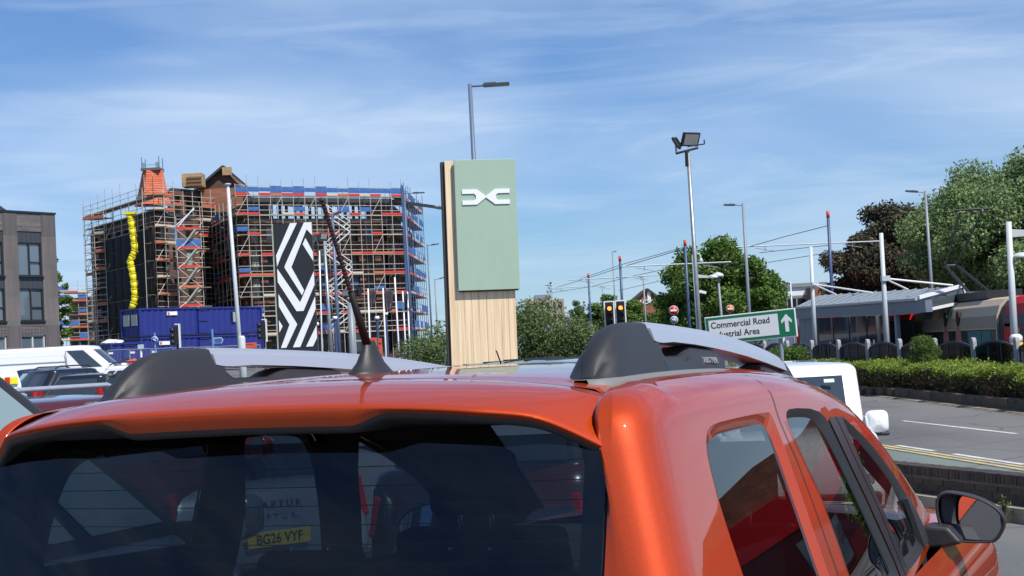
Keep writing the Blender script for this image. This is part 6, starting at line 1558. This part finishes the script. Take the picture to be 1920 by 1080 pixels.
# ------------------------------------------------------------------ far buildings on the right
d = 230; a, b = px(1186, 600, d), px(1245, 600, d); g = 0.
ho = empty('brick_hotel', (a.x, d, g), 0, 'far gabled orange brick hotel with white letters', 'building'); W_ = b.x - a.x; ze, zr = px(1190, 570, d).z, px(1217, 545, d).z
prism('gable_wall', [(0, 0), (W_, 0), (W_, ze), (W_ * .52, zr), (0, ze)], 1, 0, 10, RBRICK, ho)
for (x0, z0), (x1, z1) in (((-.3, ze - .1), (W_ * .52, zr + .1)), ((W_ * .52, zr + .1), (W_ + .3, ze - .1))): bar('verge', (x0, 4.8, z0 + .15), (x1, 4.8, z1 + .15), 10.4, .3, mat('dark_roof'), ho)
p = px(1217, 557, d); box('pale_panel', (p.x - a.x, -.1, p.z), (.5, .1, 1.6), SWH, ho)
t = text('lettering', 'NOVO', .85, SWH, ho, (px(1216, 566, d).x - a.x, -.12, px(1216, 566, d).z), (R(90), 0, 0), .03, bold=.01)
for k in range(3): box('window', (W_ * (.2 + .3 * k), -.05, 2.5), (.7, .08, 1.3), WNB, ho)
d = 150; a, b = px(1458, 560, d), px(1548, 560, d); wb_ = empty('white_building', (a.x, d, -.3), 0, 'low white building with grey flat roof beyond the shelter', 'building'); W_ = b.x - a.x; zt = px(1500, 531, d).z + .3
prism('wall', [(0, 0), (W_, 0), (W_, zt - .3), (0, zt - .3)], 1, 0, 8, SWH, wb_); prism('roof_band', [(-.2, zt - .35), (W_ + .2, zt - .35), (W_ + .2, zt), (-.2, zt)], 1, -.2, 8.2, mat('grey_fascia', (.22, .25, .28), .5), wb_); box('grey_band', (W_ / 2, -.03, zt - 1.25), (W_, .06, .22), mat('grey_fascia'), wb_)
for k in range(5): box('window', (W_ * (.1 + .2 * k), -.04, zt - 1.9), (.8, .06, .9), WNB, wb_)
c = px(1537, 548, 148); rb = empty('brick_annex', (c.x, 148, -.3), 0, 'small orange brick gable beside the white building', 'building'); prism('wall', [(-.9, 0), (.9, 0), (.9, c.z + .2), (-.5, c.z + .9), (-.9, c.z + .8)], 1, -1, 2, RBRICK, rb); box('window', (0, -1.03, 2.0), (.7, .06, .9), WNB, rb)
d = 330; a, b = px(985, 580, d), px(1058, 580, d); fo = empty('far_office_block', (a.x, d, 0), 0, 'far pale office block above the flowering bushes', 'building'); W_ = b.x - a.x; zt = px(1020, 562, d).z
prism('wall', [(0, 0), (W_, 0), (W_, zt), (0, zt)], 1, 0, 12, mat('buff_brick', (.34, .27, .20), .85), fo); prism('plant_room', [(W_ * .25, zt), (W_ * .68, zt), (W_ * .68, zt + 1.1), (W_ * .25, zt + 1.1)], 1, 1, 9, mat('grey_fascia'), fo)
for i in range(6):
    for j in range(3): box('window', (W_ * (.1 + .16 * i), -.05, zt - 1.2 - 2.6 * j), (.7, .1, 1.2), WNB, fo)
# buildings and trees to the right of the frame (seen mirrored in the car's side glass)
rs = empty('red_store', (36, 58, -.45), R(-35), 'red-fronted brick store beyond the tram line', 'building')
prism('brick_wall', [(-12, 0), (12, 0), (12, 4.5), (4, 5.9), (-4, 5.9), (-12, 4.5)], 1, 0, 12, RBRICK, rs); prism('red_fascia', [(-12.1, 2.7), (12.1, 2.7), (12.1, 4.3), (-12.1, 4.3)], 1, -.5, -.02, TRED, rs, .02); prism('red_front', [(-12, 0), (12, 0), (12, 2.68), (-12, 2.68)], 1, -.2, -.03, mat('dark_red_panel', (.16, .008, .01), .4), rs)
text('lettering', 'STORE', 1.15, SWH, rs, (-5, -.53, 3.5), (R(90), 0, 0), .02, bold=.01); 
for k in range(4): box('window', (-9 + 6 * k, -.22, 1.3), (2.6, .05, 1.9), WGL, rs)
tree('broadleaf_tree', 'green tree beside the red store', (33, 38, -.4), 3.6, 4.6, G1, 60, .3, 51, .25, .1, .17, 260)
tree('broadleaf_tree', 'green tree in front of the red store', (26, 46, -.4), 3.0, 4.0, G2, 50, .25, 52, .2, .1, .17, 300)
# ------------------------------------------------------------------ other vehicles
def crow(z, w, y0, y1, q1, q2, br, bf, n=8):
    """closed plan contour, counter-clockwise seen from above, starting at the rear left"""
    q1, q2 = min(q1, w * .8), min(q2, w * .8); row = []
    ry = lambda x: y0 + br * (x / w)**2; fy = lambda x: y1 - bf * (x / w)**2
    xr, xf = w - q1, w - q2
    row += [Vector((-xr + 2 * xr * i / 8, ry(-xr + 2 * xr * i / 8), z)) for i in range(9)]
    a, b = ry(xr), fy(xf)
    row += [Vector((xr + q1 * math.sin(t), a + q1 * (1 - math.cos(t)), z)) for t in [math.pi / 2 * i / n for i in range(1, n + 1)]]
    row += [Vector((w, lerp(a + q1, b - q2, i / 16), z)) for i in range(1, 16)]
    row += [Vector((xf + q2 * math.cos(t), b - q2 + q2 * math.sin(t), z)) for t in [math.pi / 2 * i / n for i in range(0, n + 1)]]
    row += [Vector((xf - 2 * xf * i / 8, fy(xf - 2 * xf * i / 8), z)) for i in range(1, 9)]
    row += [Vector((-xf - q2 * math.sin(t), b - q2 + q2 * math.cos(t), z)) for t in [math.pi / 2 * i / n for i in range(1, n + 1)]]
    row += [Vector((-w, lerp(b - q2, a + q1, i / 16), z)) for i in range(1, 16)]
    row += [Vector((-xr - q1 * math.cos(t), a + q1 - q1 * math.sin(t), z)) for t in [math.pi / 2 * i / n for i in range(0, n)]]
    return row
def vehicle(name, label, loc, rz, paintm, L=4.2, W=1.78, H=1.5, belt=.98, hood=.92, rb=.35, rt=.85, fb=3.15, ft=2.2, wr=.58, wheels=(.8, 3.35), wr_r=.32, roofm=None, glass=None, pillars=None, splits=(.0, .42, .78, 1.), panel_van=False, group=None, rails=None, rear_lamp=None, taillift=0., cat='car', bumper=None, sidewins=None, fq=.22, fbl=.16):
    r = empty(name, loc, rz, label, cat, group); hw = W / 2; gl = glass or mat('vehicle_glass', (.03, .04, .05), .03, spec=.9, coat=.6)
    lv = [(.20, hw * .92, .16, L - .16), (.32, hw * .98, .05, L - .04), (.52, hw, .0, L), (.68, hw * 1.0, .03, L - .03), (belt - .14, hw * .985, .07, L - .10), (belt - .04, hw * .955, .12, L - .22), (belt, hw * .92, .18, L - .40)]
    rows = [crow(z, w, a, b, .20, .40, .05, .14) for z, w, a, b in lv]
    # close the deck (bonnet and boot) towards a spine
    c = [Vector((0, lerp(.5, L - .9, min(1, max(0, (p.y - .18) / (L - .6)))), belt + .015)) for p in rows[-1]]
    for t in (.35, .7, 1.): rows.append([p.lerp(q, t) + Vector((0, 0, .035 * math.sin(t * 1.57))) for p, q in zip(rows[-1 if t == .35 else len(lv) - 1], c)])
    grid('body', rows, paintm, r, True, False, True)
    # greenhouse
    wb_, wt = hw * .90, wr * (W / 1.78) if wr < .75 else wr
    def lev(t):
        z = lerp(belt - .02, H, t); return z, lerp(wb_, wt, t**1.15), lerp(rb, rt, t), lerp(fb, ft, t)
    rows = []; rr_ = .11 if cat == 'van' else .085; tt_ = 1 - rr_ / (H - belt + .02)
    for t in [tt_ * k / 7 for k in range(8)]: z, w, a, b = lev(t); rows.append(crow(z, w, a, b, .18, fq, .06, fbl))
    z, w, a, b = lev(tt_)
    for an in (18, 36, 54, 70, 82):
        k = rr_ * (1 - math.cos(R(an))); rows.append(crow(H - rr_ + rr_ * math.sin(R(an)), w - k, a + k, b - k * 1.6, .18, fq, .06, fbl))
    top = rows[-1]; H1 = top[0].z; sp_ = [Vector((0, min(max(p.y, a + w * .9), b - w * .9), H1)) for p in top]
    for s_, dz in ((.06, .004), (.15, .010), (.3, .018), (.6, .028), (1., .032)): rows.append([Vector((lerp(p.x, q.x, s_), lerp(p.y, q.y, s_), H1 + dz)) for p, q in zip(top, sp_)])
    nsk = 8; grid('cabin', rows[:nsk], pillars or paintm, r, True, False, True); grid('roof', rows[nsk - 1:], roofm or paintm, r, True, False, True)
    # glazing: panes a few millimetres proud of the pillars
    def sidepane(s, f0, f1, t0, t1, nm='side_window'):
        rr = []
        for t in [lerp(t0, t1, k / 4) for k in range(5)]:
            z, w, a, b = lev(t); y0, y1 = a + .06 + .16, b - fbl - fq * .8
            rr.append([Vector((s * (w + .006), lerp(y0, y1, lerp(f0, f1, i / 5)), z)) for i in range(6)])
        grid(nm, rr, gl, r, True, s < 0)
    if not panel_van:
        for f0, f1 in zip(splits, splits[1:]):
            for s in (-1, 1): sidepane(s, f0 + .02, f1 - .02, .10, tt_ * .96)
    else:
        for s in (-1, 1): sidepane(s, *panel_van, .14, tt_ * .95)
    def endpane(front, nm):
        rr = []
        for t in [lerp(.06, tt_ * .97, k / 5) for k in range(6)]:
            z, w, a, b = lev(t); q = fq if front else .18; x1 = w - q * .80; row = []
            for i in range(11):
                x = -x1 + 2 * x1 * i / 10; y = (b - fbl * (x / w)**2 + .008) if front else (a + .06 * (x / w)**2 - .008); row.append(Vector((x, y, z)))
            rr.append(row)
        grid(nm, rr, gl, r, True, front)
    endpane(True, 'windscreen')
    if not (panel_van and rear_lamp is None): endpane(False, 'rear_window')
    for s in (-1, 1):
        for y in wheels: wheel_parts(r, s * (hw - .10), y, wr_r, .2)
        prism('headlamp', [(s * hw * .55, .62), (s * hw * .9, .66), (s * hw * .9, .80), (s * hw * .6, .76)], 1, L - .30, L - .06, mat('clear_lens', (.6, .62, .65), .1), r, .02)
        h = rear_lamp or .85
        prism('tail_lamp', [(s * hw * .80, h - .16), (s * hw * .97, h - .16), (s * hw * .90, h + .16), (s * hw * .80, h + .16)], 1, .10 if h < .95 else .30, .26 if h < .95 else .44, mat('red_lens', (.35, .01, .01), .15), r, .02)
        my = fb - .22; mz = belt + .06; vs = 1.0 if cat == 'car' else 1.5
        mrows = []; cxm, mw, mh = s * (hw + .125 if vs == 1 else hw * .9 + .125), .115 * (1 + .12 * (vs - 1)), .085 * vs
        for yk, sc in ((-.06, .90), (-.065, .97), (-.03, 1.0), (.03, .98), (.07, .88), (.10, .62), (.115, .2)):
            mrows.append([Vector((cxm + mw * sc * (abs(math.cos(q_))**.5) * (1 if math.cos(q_) > 0 else -1), my + yk, mz + mh * sc * (abs(math.sin(q_))**.55) * (1 if math.sin(q_) > 0 else -1))) for q_ in [6.2832 * k / 28 for k in range(28)]])
        mi = grid('door_mirror', mrows, paintm, r, True, False, True); mesh('mirror_glass', [Vector((p.x, p.y + .002, p.z)) for p in mrows[0]], [tuple(range(28))], MIRRORM, mi); mesh('mirror_nose', mrows[-1], [tuple(range(28))], paintm, mi)
        if vs > 1: prism('mirror_base', [(cxm - mw * .95, mz - mh * 1.16), (cxm + mw * .92, mz - mh * 1.16), (cxm + mw * .98, mz - mh * .80), (cxm - mw * .98, mz - mh * .80)], 1, my - .05, my + .075, BLACKPL, mi, .02, 2)
        bar('mirror_arm', (s * hw * .88, my, mz - mh * .5), (cxm, my, mz - mh * .5), .07, .05, BLACKPL, mi)
    prism('front_bumper', [(-hw * .86, .22), (hw * .86, .22), (hw * .9, .48), (-hw * .9, .48)], 1, L - .2, L + .02, bumper or BLACKPL, r, .03); prism('rear_bumper', [(-hw * .86, .22), (hw * .86, .22), (hw * .9, .46), (-hw * .9, .46)], 1, -.02, .2, bumper or BLACKPL, r, .03)
    if rails:
        for s in (-1, 1):
            z, w, a, b = lev(1.); x = s * (w - .10); n = 8
            pts_ = [Vector((x, lerp(a + .15, b - .1, k / n), H + .03 + .055 * min(1, 4 * math.sin(math.pi * k / n)))) for k in range(n + 1)]
            for k in range(n): rod('roof_rail', pts_[k], pts_[k + 1], .018, rails, r, 8)
    return r
def on(X, Y): return (X, Y, gz(X, Y))
def vplace(u, d, L, heading, frac=.5):
    """ground position of a vehicle's rear so that the point at frac of its length is seen at picture column u, distance d"""
    p = px(u, 640, d); h = Vector((math.sin(heading), math.cos(heading))); return p.x - h.x * L * frac, d - h.y * L * frac
def park(name, label, u, d, heading, frac=.5, dz=0., **kw):
    L = kw.get('L', 4.2); x, y = vplace(u, d, L, heading, frac); return vehicle(name, label, (x, y, gz(px(u, 640, d).x, d) + dz), -heading, **kw)
SILVERP = paint('silver_blue_paint', (.22, .27, .32), .3, .5); BLACKP = paint('black_car_paint', (.010, .011, .013), .25); DBLUEP = paint('dark_blue_paint', (.020, .035, .075), .25, .3); MAROON = paint('maroon_paint', (.10, .018, .022), .3, .3); GREYP = paint('grey_car_paint', (.30, .33, .35), .3, .4); NAVYP = paint('deep_blue_paint', (.012, .022, .05), .25)
SKYGL = mat('sky_toned_car_glass', (.24, .32, .34), .04, spec=.8)  # opaque pane: the bright sky in the glass is put into its colour
# white panel van behind the parked cars
d = 50; xf = px(233, 660, d).x; Lv = 5.0
v = vehicle('white_panel_van', 'white panel van parked side-on behind the cars at the left', (xf - Lv + .25, d + .3, gz(xf - 2, d) + .0), R(-88), WHITEP, L=Lv, W=1.98, H=px(90, 650, d).z - gz(xf - 2, d) - .03, belt=1.12, rb=.06, rt=.10, fb=4.62, ft=3.75, wr=.82, wheels=(.95, 3.95), wr_r=.34, panel_van=(.83, .99), cat='van', sidewins=None)
for z in (1.62, 1.16):
    for s in (1,): bar('body_crease', (s * .985, .4, z), (s * .985, 3.1, z), .02, .025, WHITEP, v)
bar('cab_seam', (.968, 3.12, .6), (.90, 3.0, 1.75), .02, .015, SEALGREY, v)
# close dark SUV whose roof shows in front of the orange car
park('black_suv', 'tall black SUV ahead of the orange car, only its roof and stub aerial showing', 1040, 14.2, R(20), .5, .0, paintm=BLACKP, L=4.5, W=1.88, H=px(1000, 676, 12.2).z + .42 - .03, belt=1.2, rb=.3, rt=.55, fb=3.3, ft=2.5, wr=.66, rails=None)
sv = [o_ for o_ in bpy.data.objects if o_.name == 'black_suv'][0]
HS = px(1000, 676, 12.2).z + .42
rod('roof_aerial', (0, .85, HS - .01), (0, .76, HS + .09), .006, BLACKPL, sv)
for k in range(5): box('roof_rib', (-.36 + .18 * k, 1.7, HS + .008 - .010 * abs(k - 2)), (.03, 1.5, .014), BLACKPL, sv)
# neighbour on the left: only its black A-pillar, pale door glass and bonnet show
_ex, _fy = Vector((math.cos(RZ), math.sin(RZ), 0)), Vector((-math.sin(RZ), math.cos(RZ), 0))
nb_ = vehicle('silver_car', 'silver-blue car beside ours, black pillar and pale side glass at the left edge', Vector(CARLOC) + _ex * -2.70 + _fy * -.05, RZ, SILVERP, L=3.55, wheels=(.7, 2.85), W=1.80, H=1.80, belt=1.06, rb=.3, rt=.5, fb=3.1, ft=2.02, wr=.66, pillars=BLACKPL, glass=SKYGL, fq=.09, fbl=.10)
park('maroon_car', 'maroon car with curved silver roof rail, beyond the silver-blue car', 100, 11.5, R(30), .45, .02, paintm=MAROON, L=4.3, W=1.80, H=1.50 - .02, rails=SATIN)
park('black_hatchback', 'black hatchback seen from behind with slim red lamps', 112, 37, R(14), .0, -.03, paintm=BLACKP, L=4.2, W=1.8, H=1.46, rear_lamp=1.0)
park('dark_estate_car', 'dark estate car with roof bars left of the black hatchback', 76, 41, R(40), .2, -.05, paintm=BLACKP, L=4.6, W=1.8, H=1.50, rails=BLACKPL)
park('blue_grey_car', 'dark blue car side-on with pale screen below the white van', 140, 44, R(75), .55, -.02, paintm=DBLUEP, L=4.3, W=1.8, H=1.46, glass=SKYGL)
park('white_suv', 'white SUV with roof rails at the front of the white van', 222, 39, R(-70), .5, .0, paintm=WHITEP, L=4.3, W=1.82, H=1.60, rails=BLACKPL)
park('white_hatchback', 'white hatchback with rounded tail left of the orange car\'s rail', 276, 24, R(8), .0, -.05, paintm=WHITEP, L=4.0, W=1.76, H=1.46)
lb = empty('marked_truck', (px(14, 712, 24).x, 24, gz(px(14, 712, 24).x, 24)), R(19), 'recovery truck bar with yellow and red warning panel at the left edge', 'truck'); zc = px(16, 714, 24).z - lb.location.z
YH = mat('hivis_yellow', (.80, .72, .02), .4)
prism('white_bed', [(-2.2, .35), (.19, .35), (.20, zc - .07), (.14, zc + .14), (-2.2, zc + .22)], 1, 0, 1.9, WHITEP, lb, .03); box('yellow_panel', (-.45, -.02, zc), (1.2, .03, .10), YH, lb); box('red_panel', (.0, -.04, zc), (.07, .02, .11), REDP, lb)
for x in (-1.7, -.5): wheel_parts(lb, x * 1.0, .9, .34, .2)
# white van ahead on the right, facing us
wv = vehicle('white_van', 'white van facing us with pale windscreen sticker, beyond the orange car\'s right rail', (0, 0, 0), 0, WHITEP, L=4.25, W=1.70, H=1.76, belt=1.06, rb=.1, rt=.2, fb=3.30, ft=2.75, wr=.76, panel_van=(.55, .93), cat='van', wr_r=.32)
hd = R(180 + 6); fr_ = px(1478, 700, 17.5); h = Vector((math.sin(hd), math.cos(hd))); wv.location = (fr_.x - h.x * 2.75, 17.5 - h.y * 2.75, px(1490, 679, 17.5).z - 1.80); wv.rotation_euler = (0, 0, -hd)
box('screen_sticker', (.42 * -1, 2.94, 1.58), (.11, .012, .045), mat('pale_sticker', (.55, .72, .74), .4), wv, (R(42), 0, 0))
# the car seen through our side glass: pale grey, dark plate area, yellow rear plate
cp = vehicle('grey_hatchback', 'pale grey hatchback with yellow rear number plate, seen through the orange car\'s glass', (0, 0, 0), 0, GREYP, L=4.23, W=1.8, H=1.56, belt=1.0, rb=.3, rt=.7)
pc = px(520, 1008, 11.6); hd = R(-38); h = Vector((math.sin(hd), math.cos(hd))); cp.location = (pc.x, pc.y, pc.z - .62); cp.rotation_euler = (0, 0, -hd)
pp = prism('number_plate', [(-.26, .565), (.26, .565), (.26, .675), (-.26, .675)], 1, -.035, -.022, mat('plate_yellow', (.75, .55, .04), .4), cp, .004)
text('plate_lettering', 'BG26 VYF', .098, SBK, pp, (0, -.037, .62), (R(90), 0, 0), .0008, sx=.92, bold=.001)
text('badge_lettering', 'CAPTUR', .075, BLACKM, cp, (0, -.02, .86), (R(90), 0, 0), .004, space=1.6)
